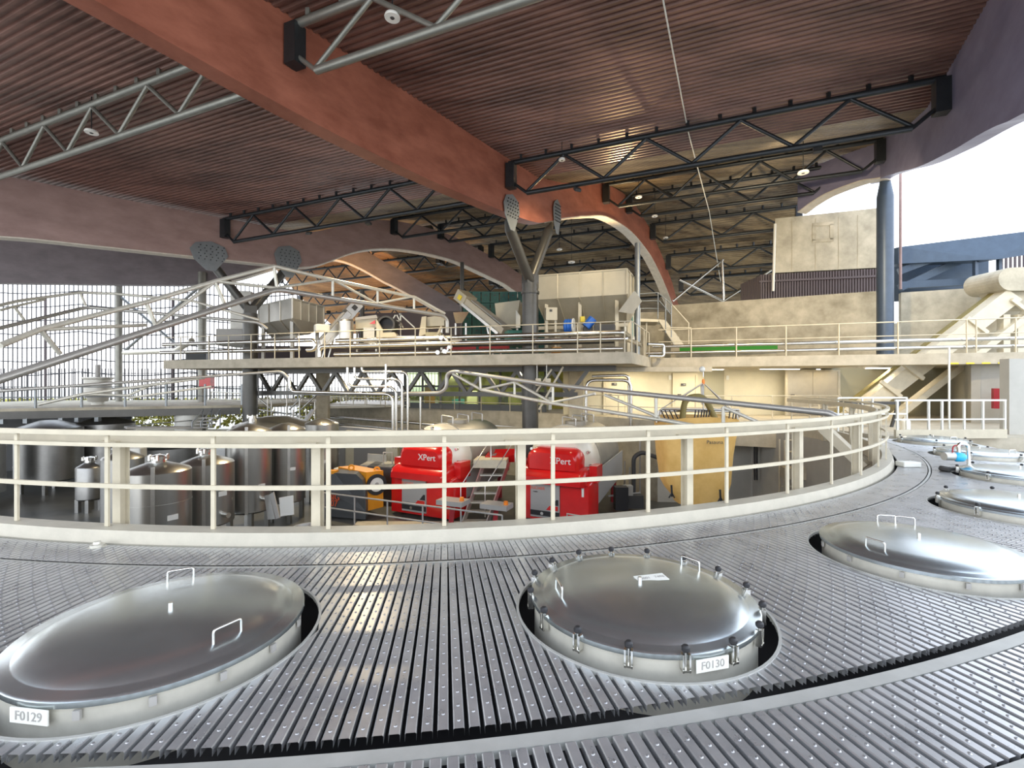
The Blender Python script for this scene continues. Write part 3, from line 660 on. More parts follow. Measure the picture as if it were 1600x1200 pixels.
def door(i, px0, px1, ytop, d, m, label, leaves=1, sign=None):
    x0, x1 = X(px0,d), X(px1,d); zt = min(2.3, Zy(ytop,d))
    o = thing('door_%d' % i, label, 'door', ((x0+x1)/2, d, 0)); o['kind'] = 'structure'
    w = (x1-x0)/leaves
    for k in range(leaves): MB().bx(x0+k*w+.01, x0+(k+1)*w-.01, d-.05, d, .02, zt).build('door_leaf', m, o)
    f = MB(); f.bx(x0-.12,x0,d-.07,d,0,zt+.1); f.bx(x1,x1+.12,d-.07,d,0,zt+.1); f.bx(x0,x1,d-.07,d,zt,zt+.1); f.build('door_frame', m if leaves == 1 else 'rail', o)
    MB().cyl((x0+.12,d-.12,1.05), (x0+.3,d-.12,1.05), .03, 6).build('door_handle', 'dark', o)
    return o
door(1, 1230, 1308, 581, 24.05, 'steeldoor', 'wide steel double door under the gallery', 2)
door(2, 1054, 1086, 586, 24.7, 'door', 'cream door with a small black sign')
door(3, 946, 976, 588, 24.7, 'door', 'cream door between the bent pipes')
struct(MB().bx(X(1101,24.7), X(1131,24.7), 24.66, 24.72, 0, 2.35), 'door_4', 'olive', 'olive door recess behind the crane chains', 'door')
for px, py, w, lab in ((960,600,.26,'small black sign on the cream door between the bent pipes'), (1068,601,.26,'small black sign on the cream door left of the crane hook')):
    c = P(px, py, 24.6); g = thing('door_sign', lab, 'sign', c); MB().box(c, (w,.02,.12)).build('sign_plate', 'dark', g)
    text('sign_text', 'WC', .08, c+V((.05,-.012,0)), (1,0,0), (0,0,1), 'white', g, .001)
for px, py, lab in ((1047,590,'small white switch plate left of the signed door'), (1137,590,'small white switch plate right of the olive recess'), (1050,588,None)):
    if lab: single(MB().box(P(px,py,24.70), (.14,.03,.22)), 'switch_plate', 'white', lab, 'switch')
c = P(1551,622,19.3); fb = thing('hose_cabinet', 'dark red fire hose cabinet on the grey recess wall', 'cabinet', (c.x+.1,c.y,c.z-.4)); c = c-V((.3,.6,0)); MB().box(c+V((.1,0,0)), (.62,.2,.8), -.43).build('cabinet_body', 'redmat', fb); MB().box(c+V((.06,-.11,.1)), (.15,.02,.2), -.43).build('cabinet_label', 'white', fb)
t = thing('work_bench', 'dark bench with white board behind the right railing', 'bench', V((13.2,17.6,0)))
MB().bx(12.4,14.2,17.3,18.0,.85,.95).build('bench_top', 'dark', t); 
for x in (12.5,14.1): MB().bar(V((x,17.6,0)), V((x+.25,17.6,.85)), .08).build('leg', 'dark', t)
bo = P(1415,660,16.5); m = MB().lathe([(1e-4,.55),(.04,.55),(.05,.42),(.14,.3),(.14,.0),(1e-4,0)], V((bo.x,16.5,0)), 12); single(m, 'white_bottle', 'white', 'small white and yellow canister on the floor behind the cream railing end', 'canister')
r = thing('rear_rail', 'thin cream railing before the rooms under the gallery', 'railing', V((8,22.2,0)))
for z in (1.05,.5): MB().tube([V((3.9,23.9,z)), V((6.8,22.2,z)), V((15.4,22.2,z))], .028, 6).build('rail_bar', 'rail', r)
for p in ((5.2,23.14),(6.8,22.2),(8.6,22.2),(10.3,22.2),(12.2,22.2),(14.4,22.2),(15.4,22.2)): MB().tube([V((*p,0)), V((*p,1.05))], .03, 6).build('post', 'rail', r)
# office front
of = thing('glazed_office', 'dark framed glazed office under the platform', 'office', V((-3.2,28.5,0)))
oa, ob = V((-7.2,32.0,0)), V((1.9,27.0,0)); ou = (ob-oa).normalized(); on_ = V((-ou.y,ou.x,0)); OL = (ob-oa).length
MB().bar(oa+V((0,0,.18)), ob+V((0,0,.18)), .14, .36).build('sill_band', 'frame', of); MB().bar(oa+V((0,0,1.45)), ob+V((0,0,1.45)), .14, .12).build('transom', 'frame', of); MB().bar(oa+V((0,0,2.5)), ob+V((0,0,2.5)), .14, .2).build('head_band', 'frame', of)
for i in range(8): p = oa+ou*OL*i/7; MB().bar(p, p+V((0,0,2.6)), .16 if i % 2 else .24, .12).build('mullion', 'frame', of)
for i in range(7): p = oa+ou*OL*(i+.5)/7; MB().obox(p+V((0,0,1.4)), ou*OL/14.6, on_*.01, (0,0,1.05)).build('glass_pane', 'glass', of)
struct(MB().prism([p+on_*3.6 for p in (oa, ob, ob+on_*.1, oa+on_*.1)], (0,0,2.6)), 'wall_office', 'grass', 'yellow green back wall inside the glazed office', 'wall')
for f, w, h, mm, lab in ((.10,.55,1.5,'orange','orange cabinet inside the glazed office'),(.33,.7,.55,'cyan','blue box inside the glazed office'),(.45,.8,1.1,'white','white machine inside the glazed office'),(.66,.5,1.0,'dark','dark chair inside the glazed office'),(.93,.9,1.2,'white','white cupboard at the right end of the glazed office')):
    p = oa+ou*OL*f+on_*1.3; single(MB().box(p+V((0,0,h/2+.05)), (w,.5,h), math.atan2(ou.y,ou.x)), {'orange':'office_cabinet','cyan':'blue_box','white':'white_cupboard','dark':'office_chair'}[mm], mm, lab, 'cabinet', bevel=.03)
r = thing('walkway_rail', 'thin railing in front of the glazed office', 'railing', V((-5,30,0)))
wa, wb_ = V((-13.8,35.6,0)), V((3.3,24.9,0))
for z in (1.0,.5): MB().tube([wa+V((0,0,z)), wb_+V((0,0,z))], .028, 6).build('rail_bar', 'rail', r)
for i in range(11): p = wa.lerp(wb_, i/10); MB().tube([p, p+V((0,0,1.0))], .028, 6).build('post', 'rail', r)
struct(MB().bx(2.9,3.6,23.9,24.5,-3.5,2.4), 'pier', 'conc', 'concrete pier at the left end of the cream wall', 'pier')
# bent pipes before the cream wall
pipe([P(916,668,21.5), P(916,594,21.5), P(986,594,21.5), P(986,668,21.5)], .075, 'outer bent steel pipe loop before the cream wall', rnd=.4)
pipe([P(983,668,22), P(983,586,22), P(925,588,22)], .07, 'inner bent steel pipe before the cream wall', rnd=.3)
single(MB().bar(P(880,573,20.2), P(842,640,20.2), .08), 'diagonal_strut', 'rail', 'slim cream strut under the platform corner, right one', 'strut'); single(MB().bar(P(862,577,20.2), P(838,612,20.2), .07), 'diagonal_strut', 'rail', 'slim cream strut under the platform corner, left one', 'strut')
for px, lab in ((841,'left cream hanging light box under the platform'),(856,'right cream hanging light box under the platform')):
    c = P(px, 597, 19.6); g = thing('hanging_box', lab, 'box', c-V((0,0,.15))); MB().box(c, (.22,.16,.3)).build('box_body', 'rail', g); MB().cyl(c+V((-.05,0,.1)), V((c.x-.05,c.y,2.42)), .018, 6).build('hanger', 'white', g)
# pipe bundle under the platform
dB = 20.3
pipe([P(543,574,dB), P(543,604,dB), P(610,604,dB), P(619,612,dB), P(619,700,dB)], .055, 'left pipe of the bundle dropping from the platform', rnd=.3)
pipe([P(554,574,dB+.2), P(554,592,dB+.2), P(628,593,dB+.2), P(628,700,dB+.2)], .055, 'second pipe of the bundle dropping from the platform', rnd=.35)
pipe([P(565,574,dB+.4), P(566,581,dB+.4), P(637,581,dB+.4), P(637,700,dB+.4)], .055, 'third pipe of the bundle dropping from the platform', rnd=.3)
pipe([P(603,569,dB-.2), P(603,612,dB-.2)], .05, 'short vertical pipe under the platform beside the bundle', name='hanging_pipe')
pipe([P(657,620,dB+.4), P(657,700,dB+.4)], .045, 'thin vertical pipe right of the bundle')
pipe([P(452,590,dB+1), P(453,612,dB+1), P(614,616,dB+.2), P(614,700,dB+.2)], .07, 'long bent pipe running below the platform to the bundle', rnd=.35)
# travelling pipe arms
def arm(label, tube_pts, rr, chord, struts, m='darkpipe', cm='rim', cr=.05):
    t = thing('slewing_pipe', label, 'pipe', tube_pts[-1], 'self supporting pipes over the pit')
    MB().tube(smooth_path(tube_pts, .3), rr, 10).build('pipe', m, t)
    if chord: MB().tube(chord, cr*1.25, 7).build('chord', cm, t)
    for a, b in struts: MB().tube([a, b], cr, 6).build('strut', cm, t)
    return t
def dl(x, tab):
    for (x0,d0),(x1,d1) in zip(tab, tab[1:]):
        if x <= x1: return d0+(d1-d0)*(x-x0)/(x1-x0)
    return tab[-1][1]
T1 = [(-60,8.6),(432,15),(700,21)]
Q = lambda x, y: P(x, y, dl(x, T1))
arm('long trussed pipe rising from the left photo edge to a peak above the platform', [Q(-60,612), Q(432,452), Q(692,493), Q(699,500), Q(699,520)], .085,
    [Q(0,540), Q(63,515), Q(230,472), Q(335,440), Q(428,416), Q(518,437), Q(650,465), Q(695,490)],
    [(Q(63,515),Q(94,553)),(Q(228,472),Q(243,508)),(Q(336,440),Q(352,478)),(Q(428,417),Q(433,450)),(Q(432,450),Q(518,437)),(Q(340,440),Q(432,450)),(Q(520,437),Q(520,464)),(Q(590,452),Q(590,477)),(Q(520,437),Q(590,475)),(Q(590,474),Q(647,463)),(Q(647,464),Q(647,485)),(Q(243,508),Q(335,441)),(Q(63,515),Q(228,508))])
T2 = [(-60,17),(135,21),(420,23)]
Q2 = lambda x, y: P(x, y, dl(x, T2))
arm('thinner trussed pipe behind the long one at the left edge', [Q2(-60,527), Q2(135,480), Q2(405,504), Q2(418,514)], .075, [Q2(-40,486), Q2(30,470), Q2(125,457), Q2(180,459), Q2(300,470), Q2(405,500)],
    [(Q2(22,479),Q2(38,500)),(Q2(125,457),Q2(134,478)),(Q2(0,485),Q2(22,479)),(Q2(22,479),Q2(70,468))])
T3 = [(-60,16),(447,21.3)]
Q3 = lambda x, y: P(x, y, dl(x, T3))
arm('low nearly level pipe at left below the platform', [Q3(-60,615), Q3(330,588), Q3(440,580), Q3(452,592)], .06, [Q3(60,632), Q3(130,616), Q3(320,590)], [(Q3(130,616),Q3(200,618)),(Q3(200,618),Q3(240,600)),(Q3(200,622),Q3(330,604))])
T4 = [(690,20),(1000,14.2),(1330,11)]
Q4 = lambda x, y: P(x, y, dl(x, T4))
arm('trussed pipe sloping down to the right in front of the cream wall', [Q4(629,634), Q4(629,615), Q4(688,614), Q4(698,606), Q4(698,584), Q4(710,580), Q4(860,601), Q4(1300,646), Q4(1318,660)], .075,
    [Q4(708,584), Q4(752,609), Q4(862,630), Q4(1040,657), Q4(1120,672)], [(Q4(750,587),Q4(751,609)),(Q4(752,609),Q4(805,597)),(Q4(804,597),Q4(804,617)),(Q4(806,598),Q4(862,629)),(Q4(864,604),Q4(864,629)),(Q4(862,629),Q4(930,615)),(Q4(945,617),Q4(1030,652)),(Q4(1025,622),Q4(1025,652)),(Q4(1130,636),Q4(1130,668)),(Q4(1130,636),Q4(1190,662))])
# ================================================================ machines on the platform
def hopper(label, q, zt, zb, zf, m, ribs, legs, fin=.55, side_ribs=3, loc=None):
    """q: four plan corners (front-left, front-right, back-right, back-left)"""
    t = thing('receiving_hopper', label, 'hopper', (q[0][0], q[0][1], ZM), 'grape receiving hoppers')
    q = [V((*p,0)) for p in q]; c = sum(q, V((0,0,0)))/4
    MB().loft([[p+V((0,0,zb)) for p in q], [p+V((0,0,zt)) for p in q]], False, caps=False).build('bin_wall', m, t)
    MB().loft([[c+(p-c)*.985+V((0,0,zb)) for p in q], [c+(p-c)*.985+V((0,0,zt)) for p in q]], False, caps=False).build('bin_lining', m, t)
    mid = (q[0]+q[3])/2, (q[1]+q[2])/2
    bt = [q[0].lerp(q[3], .5-.1)+(q[1]-q[0])*.06, q[1].lerp(q[2], .4)-(q[1]-q[0])*.06, q[1].lerp(q[2], .6)-(q[1]-q[0])*.06, q[0].lerp(q[3], .6)+(q[1]-q[0])*.06]
    MB().loft([[p+V((0,0,zf)) for p in bt], [p+V((0,0,zb)) for p in q]], False).build('funnel', m, t)
    u = (q[1]-q[0]).normalized(); n = V((u.y,-u.x,0))
    for i in range(ribs+1): p = q[0].lerp(q[1], i/ribs)+n*.02; MB().bar(p+V((0,0,zb)), p+V((0,0,zt)), .05, .05).bar(p+V((0,0,zb)), bt[0].lerp(bt[1], i/ribs)+V((0,0,zf)), .04, .14).build('rib', m, t)
    u2 = (q[2]-q[1]).normalized(); n2 = V((u2.y,-u2.x,0))
    for i in range(side_ribs+1): p = q[1].lerp(q[2], i/side_ribs)+n2*.02; MB().bar(p+V((0,0,zb)), p+V((0,0,zt)), .09, .05).build('rib', m, t)
    tr_ = MB()
    for a, b in ((0,1),(1,2),(2,3),(3,0)): tr_.bar(q[a]+V((0,0,zt)), q[b]+V((0,0,zt)), .08, .07)
    tr_.build('rim_bar', m, t)
    for fx, fy in legs: p = q[0].lerp(q[1], fx).lerp(q[3].lerp(q[2], fx), fy); MB().bar(p+V((0,0,ZM)), p+V((0,0,zb)), .16).build('leg', m, t)
    fr = MB()
    for z in (zf-.25,): fr.bar(q[0].lerp(q[3],.12)+V((0,0,z)), q[1].lerp(q[2],.12)+V((0,0,z)), .12, .16)
    fr.build('cross_beam', m, t)
    return t
xL, xR = X(838,22.4), X(979,21.2)
hop = hopper('large beige receiving hopper right of the central column', [(xL,22.6),(xR,21.2),(X(998,24.2),24.2),(xL+1.0,25.6)], 6.75, 5.62, 4.55, 'beige', 4, [(.10,.1),(.48,.1),(.88,.1),(.9,.9),(.1,.9)], side_ribs=4)
ch = [P(966,487,21), P(990,455,21), P(1000,470,21.6), P(985,490,21.6)]
MB().prism(ch, (.12,.1,0)).build('discharge_chute', 'hopgrey', hop)
cr = MB().box(P(986,506,22.4), (.8,.8,1.4), .5); 
hop2 = hopper('grey ribbed receiving hopper behind the left forked column', [(X(404,27),27),(X(457,24.6),24.6),(X(506,27.3),27.3),(X(452,29.5),29.5)], 6.05, 5.02, 4.35, 'hopgrey', 3, [(.05,.1),(.9,.1),(.9,.9)], side_ribs=4)
single(MB().box(P(381,500,27.5), (1.1,1.0,3.2), .2), 'switch_cabinet', 'hopgrey', 'tall grey cabinet left of the left forked column on the platform', 'cabinet', bevel=.03)
single(MB().box(P(365,528,26), (1.4,1.0,.9), .2), 'machine_box', 'grey', 'low grey box behind the left end of the platform railing', 'box', bevel=.03)
single(MB().box((X(310,26.7),26.7,3.16), (1.0,.8,.62), .27), 'dark_box', 'charcoal', 'dark box at the left end of the platform', 'box', bevel=.02)
b0 = P(296,536,26); single(MB().tube([P(195,551,30), P(275,548,27), P(300,532,26)], .16, 8), 'vent_duct', 'rim', 'thick pale duct leading to the left end of the platform', 'duct')
def mconv(label, p, q, w, m, head, legs=True, name='elevator_conveyor'):
    t = thing(name, label, 'conveyor', (p.x, p.y, ZM))
    p, q = V(p), V(q); u = (q-p).normalized(); sd = u.cross(V((0,0,1))).normalized(); up = sd.cross(u).normalized()
    MB().obox((p+q)/2, u*(q-p).length/2, sd*w/2, up*.16).build('trough', m, t)
    s_ = MB()
    for k in (-1,1): s_.obox((p+q)/2+sd*k*(w/2+.03)-up*.22, u*(q-p).length/2*.9, sd*.03, up*.07)
    s_.build('side_beam', 'steel', t)
    MB().obox((p+q)/2+up*.2-u*.1, u*(q-p).length/2*.75, sd*w*.36, up*.03).build('belt_cover', 'grey', t)
    if head: MB().obox(q+u*.1, u*.38, sd*(w/2+.06), up*.28).build('head_box', m, t); MB().obox(q+u*.1-sd*(w/2+.08)*(1 if sd.y > 0 else -1), u*.12, sd*.03, up*.12).build('motor_plate', 'yellow' if head == 2 else 'dark', t)
    if legs:
        for f in (.35,.55): c = p.lerp(q, f); MB().bar(c, V((c.x-.5 if q.x > p.x else c.x+.5, c.y, ZM)), .07).build('leg', 'steel', t)
    return t
mconv('steel elevator conveyor rising to the right from the grey hopper', P(499,540,24.3), P(549,484,25.3), .55, 'steel', 1)
mconv('cream elevator conveyor sloping down to the right before the green crates', P(792,519,23), P(729,468,24.6), .7, 'beige', 2)
t = thing('hopper_box', 'open steel feed hopper under the head of the cream conveyor', 'hopper', P(715,500,24.8)); 
MB().loft([[P(x,y,d) for x,y,d in ((712,505,24.6),(722,505,24.6),(722,505,25.2),(712,505,25.2))],[P(x,y,d) for x,y,d in ((708,488,24.3),(733,487,24.3),(733,487,25.6),(708,488,25.6))]], False, caps=False).build('funnel', 'steel', t)
for x in (712,728): MB().bar(P(x,505,24.9), P(x,545,24.9), .08).build('leg', 'steel', t)
t = thing('tilting_hopper', 'wide tilted steel hopper left of the central column', 'hopper', P(800,540,23.4))
MB().loft([[P(x,y,d) for x,y,d in ((777,513,24.6),(806,513,24.6),(813,511,25.6),(784,512,25.6))],[P(x,y,d) for x,y,d in ((773,474,24.4),(812,469,24.4),(822,482,26),(784,484,26))]], False, caps=False).build('tilted_wall', 'beige', t)
MB().prism([P(806,484,24.2), P(813,494,24.2), P(813,512,24.2), P(806,512,24.2)], (0,.1,0)).build('side_plate', 'white', t)
for x in (780,808): MB().bar(P(x,510,24.9), P(x,546,24.9), .1).build('leg', 'steel', t)
single(MB().box(P(804,521,22.4)+V((0,0,-.25)), (.85,.7,.75), .25), 'green_tub', 'greenbin', 'light green tub at the foot of the cream conveyor', 'tub', bevel=.05)
# destemmer, drum, boxes
t = thing('steel_vat', 'upright steel vat beside the elevator conveyor', 'vat', P(541,545,24.2)); c = P(541,533,24.2); MB().lathe([(.36,-.35),(.36,1.0),(.3,1.08),(1e-4,1.12)], c, 24).build('vat_body', 'steel', t); MB().cyl(c+V((0,0,-.4)), c+V((0,0,-.3)), .3, 12).build('foot', 'dark', t)
t = thing('destemmer', 'steel destemming machine with grey hood and red mark', 'machine', P(570,545,24.6))
MB().prism([P(555,498,24.6), P(590,496,24.6), P(590,512,24.6), P(556,514,24.6)], (0,1.2,0)).build('body', 'beige', t)
MB().prism([P(555,496,24.5), P(588,492,24.5), P(590,497,24.5), P(556,500,24.5)], (0,1.3,0)).build('hood', 'grey', t)
MB().prism([P(577,506,24.45), P(586,500,24.45), P(586,506,24.45)], (0,.05,0)).build('red_mark', 'red', t)
MB().box(P(577,524,24.4), (.55,.4,.75), .2).build('control_box', 'hopgrey', t)
for x in (558,588): MB().bar(P(x,512,24.9), P(x,550,24.9), .09).build('leg', 'steel', t)
t = thing('sorting_drum', 'dark open drum machine between two cream flank plates', 'machine', P(620,545,24.2))
MB().lathe([(.36,0),(.46,0),(.46,.9),(.36,.9)], P(603,507,24.2), 20, (0,1,0)).build('drum_ring', 'dark', t); MB().lathe([(1e-4,.3),(.42,.3)], P(603,507,24.2), 20, (0,1,0)).build('drum_plate', 'black', t)
MB().prism([P(588,498,24.1), P(597,514,24.1), P(600,528,24.1), P(588,528,24.1)], (0,.2,0)).build('flank_plate', 'beige', t)
MB().prism([P(598,520,24), P(616,519,24), P(620,524,24), P(618,528,24), P(598,528,24)], (0,.7,0)).build('outlet_chute', 'beige', t)
MB().bar(P(600,528,24.3), P(650,527,24.3), .5, .12).build('base_frame', 'steel', t)
t = thing('tripod_frame', 'pale triangular lattice stand behind the sorting drum', 'stand', P(622,530,25))
for a, b in (((606,512),(618,492)),((630,512),(620,492)),((608,508),(629,508)),((612,500),(627,502)),((624,490),(648,512)),((626,490),(626,526))): MB().bar(P(*a,25.2), P(*b,25.2), .06).build('stand_bar', 'rim', t)
t = thing('roller_sorter', 'beige sorting machine with slanted flank plate left of the feed hopper', 'machine', P(675,545,23.6))
MB().prism([P(663,496,23.8), P(694,492,23.8), P(694,509,23.8), P(665,510,23.8)], (0,1.2,0)).build('body', 'beige', t)
MB().prism([P(659,495,23.6), P(666,494,23.6), P(665,522,23.6), P(654,526,23.6)], (0,.12,0)).build('flank_plate', 'beige', t)
MB().prism([P(665,519,23.5), P(689,519,23.5), P(689,528,23.5), P(664,528,23.5)], (0,.7,0)).build('collector_box', 'olive', t)
MB().bar(P(682,526,23.3), P(690,510,23.3), .1).build('lever', 'beige', t)
for x in (668,690): MB().bar(P(x,512,24.2), P(x,548,24.2), .1).build('leg', 'steel', t)
single(MB().cyl(P(502,532,23.6), P(502,546,23.6), .2, 12), 'small_motor', 'steel', 'small upright steel motor at the foot of the elevator conveyor', 'motor')
single(MB().box(P(506,513,24.2)+V((-.1,0,0)), (.7,.5,.4), .6), 'white_hood', 'white', 'white hood at the lower end of the elevator conveyor', 'hood', bevel=.08)
single(MB().box(P(713,531,24.2), (.55,.4,.45), .1), 'white_box', 'white', 'white box on the platform below the feed hopper', 'box', bevel=.02)
# crate stack
def crate_mesh():
    mb = MB(); w, d, h = .50, .5, .66
    mb.box((0,0,h/2), (w*.94, d*.94, h*.96)); mb.box((0,-.0,h-.04), (w, d, .07)); mb.box((0,0,.05), (w, d, .08))
    for x in (-.42,-.15,.15,.42): mb.box((x*w,-d/2,h/2), (.035,.03,h*.8))
    return mb
cp = crate_mesh().build('harvest_crate', 'green'); g_ = MB().box((0,-.252,.45), (.15,.02,.07)).build('grip_hole', 'dark', cp)
dK = 27.2; ROW = ['bottom','second','third','fourth','fifth','top']
for r_ in range(6):
    for c_ in range(11):
        x = X(724,dK)+.25+c_*.52
        if x > X(852,dK): continue
        o = cp if (r_ == 0 and c_ == 0) else copy_tree(cp)
        o.location = (x, dK+.02*c_, ZM+r_*.675); tag(o, 'dark green harvest crate, %s from the left in the %s row of the stack' % (ORD[c_], ROW[r_]), 'crate', 'green harvest crates')
# things under the beige hopper
t = thing('control_cabinet', 'beige control cabinet on a stand under the beige hopper', 'cabinet', P(861,530,20.9)); c = P(861,491,21)
MB().box(c, (.5,.3,.56), .1).build('cabinet_body', 'beige', t); MB().box(c+V((-.02,-.17,.14)), (.12,.02,.1), .1).build('display', 'dark', t)
for dx in (-.2,.2): MB().bar(c+V((dx,0,-.28)), V((c.x+dx,c.y,ZM)), .09).build('leg', 'beige', t)
c = P(890,510,21.2); t = thing('hose_reel', 'blue hose reel with white flange beside the control cabinet', 'hose reel', V((c.x,c.y,c.z-.35)))
MB().lathe([(.30,-.22),(.34,-.16),(.31,-.1),(.34,-.04),(.31,.02),(.34,.08),(.3,.15)], c, 20, (1,-.35,0)).build('blue_hose', 'blue', t); MB().lathe([(.12,.16),(.36,.16),(.36,.2),(.12,.2),(.12,.16)], c, 20, (1,-.35,0)).build('flange', 'white', t); MB().bar(c+V((0,0,-.7)), c, .1).build('stand', 'dark', t)
c = P(921,505,21.3); t = thing('electric_motor', 'blue electric motor under the beige hopper', 'motor', c-V((0,0,.4))); MB().cyl(c+V((-.16,0,-.18)), c+V((.16,0,.2)), .2, 14).build('motor_body', 'blue', t); MB().box(c+V((-.05,.1,-.3)), (.4,.3,.3)).build('foot', 'dark', t)
single(MB().box(P(910,499,21.8), (.2,.15,.25)), 'yellow_box', 'yellow', 'small yellow box left of the blue electric motor', 'box')
single(MB().box(P(945,513,21.2), (.9,.6,.35), -.3), 'gear_unit', 'dark', 'dark gear unit right of the blue electric motor', 'machine', bevel=.05)
for x, y, lab in ((720,544,'low red box on the platform left of the green tub'),(772,541,'low red box on the platform below the green tub')): single(MB().box(P(x,y,22.2), (1.3,.8,.28), .25), 'red_tray', 'redmat', lab, 'tray')
single(MB().box(P(869,547,20.3), (.35,.3,.25), .2), 'orange_box', 'orange', 'small orange box at the platform edge under the hopper', 'box')
cs = thing('striped_crates', 'pale stack with green slits at the right end of the beige hopper', 'stack', P(986,530,23.6)); c = P(985,507,24.9); m = MB().box(c, (.9,.5,1.7), .2); m.build('stack_body', 'white', cs); m = MB()
for i in range(5): m.box(c+V((-.3+i*.16,-.28,0)), (.06,.06,1.3), .2)
m.build('green_slits', 'greenbin', cs)
# access platform with stairs
ap = thing('access_platform', 'raised steel access platform with stairs right of the beige hopper', 'platform', P(1010,545,23.2)); dP = 25.2
MB().prism([P(985,497,dP), P(1029,499,dP), P(1029,503,dP), P(985,502,dP)], (.3,1.6,0)).build('deck', 'beige', ap)
for a, b in (((996,498),(996,462)),((1028,498),(1028,457)),((985,460),(1028,457)),((996,470),(1027,470)),((996,482),(1027,482)),((1028,457),(1050,476)),((1049,475),(1049,527)),((1030,470),(1049,492)),((1040,467),(1040,520))):
    MB().tube([P(*a,dP), P(*b,dP)], .03, 6).build('rail_bar', 'plate', ap)
MB().prism([P(1028,499,dP), P(1040,500,dP), P(1069,539,dP), P(1053,539,dP)], (0,.12,0)).build('stringer', 'rail', ap)
for i in range(6): c = P(1034+i*4.6,505+i*5.8,dP+.5); MB().box(c, (.3,.9,.04)).build('tread', 'white' if i < 3 else 'rail', ap)
MB().tube([P(1010,500,dP+.3), V((P(1010,500,dP).x, dP+.3, ZM))], .06, 6).build('leg', 'beige', ap)
r = thing('descent_rail', 'thin cream railing descending right of the access platform', 'railing', P(1060,540,23.3))
MB().tube([P(1050,476,23.4), P(1076,505,23.4), P(1076,540,23.4)], .03, 6).build('rail_bar', 'rail', r); MB().tube([P(1040,512,23.4), P(1080,512,23.4)], .03, 6).build('rail_bar', 'rail', r)
# ================================================================ pit
ZP = -3.5
struct(MB().bx(-45,26,2,46,ZP-.2,ZP), 'floor_pit', 'pitfloor', 'dark coated floor of the pit', 'floor')
struct(MB().prism([V((-14.6,36.5,ZP)), V((3.2,24.3,ZP)), V((3.5,24.6,ZP)), V((-14.3,36.9,ZP))], (0,0,2.65)), 'wall_pit.001', 'conc', 'grey wall of the pit behind the red presses', 'wall')
struct(MB().prism([V((3.2,24.3,ZP)), V((6.3,20.5,ZP)), V((6.7,20.8,ZP)), V((3.5,24.6,ZP))], (0,0,2.65)), 'wall_pit.002', 'conc', 'concrete wall of the pit at the corner', 'wall')
struct(MB().prism([V((6.3,20.5,ZP)), V((15,19.6,ZP)), V((15,20,ZP)), V((6.5,20.9,ZP))], (0,0,2.65)), 'wall_pit.003', 'greywall', 'grey wall of the pit behind the hanging yellow tarp', 'wall')
for px, lab in ((548,'cream pilaster left of the grey cabinet'),(612,'cream pilaster just left of the left red press')):
    d = 22.5 if px > 600 else 25.5; x = X(px,d); struct(MB().bx(x-.28,x+.28,d,d+.4,ZP,-.9), 'pilaster', 'cream', lab, 'pilaster')
# parapet pipes
for i, (y0, y1, lab) in enumerate(((651,672,'upper pipe along the parapet behind the tanks'),(660,682,'lower pipe along the parapet behind the tanks'))):
    pipe([P(500,y0,32), P(640,y1-12 if i == 0 else y1-10,27), P(760,y1,24.4)], .09, lab)
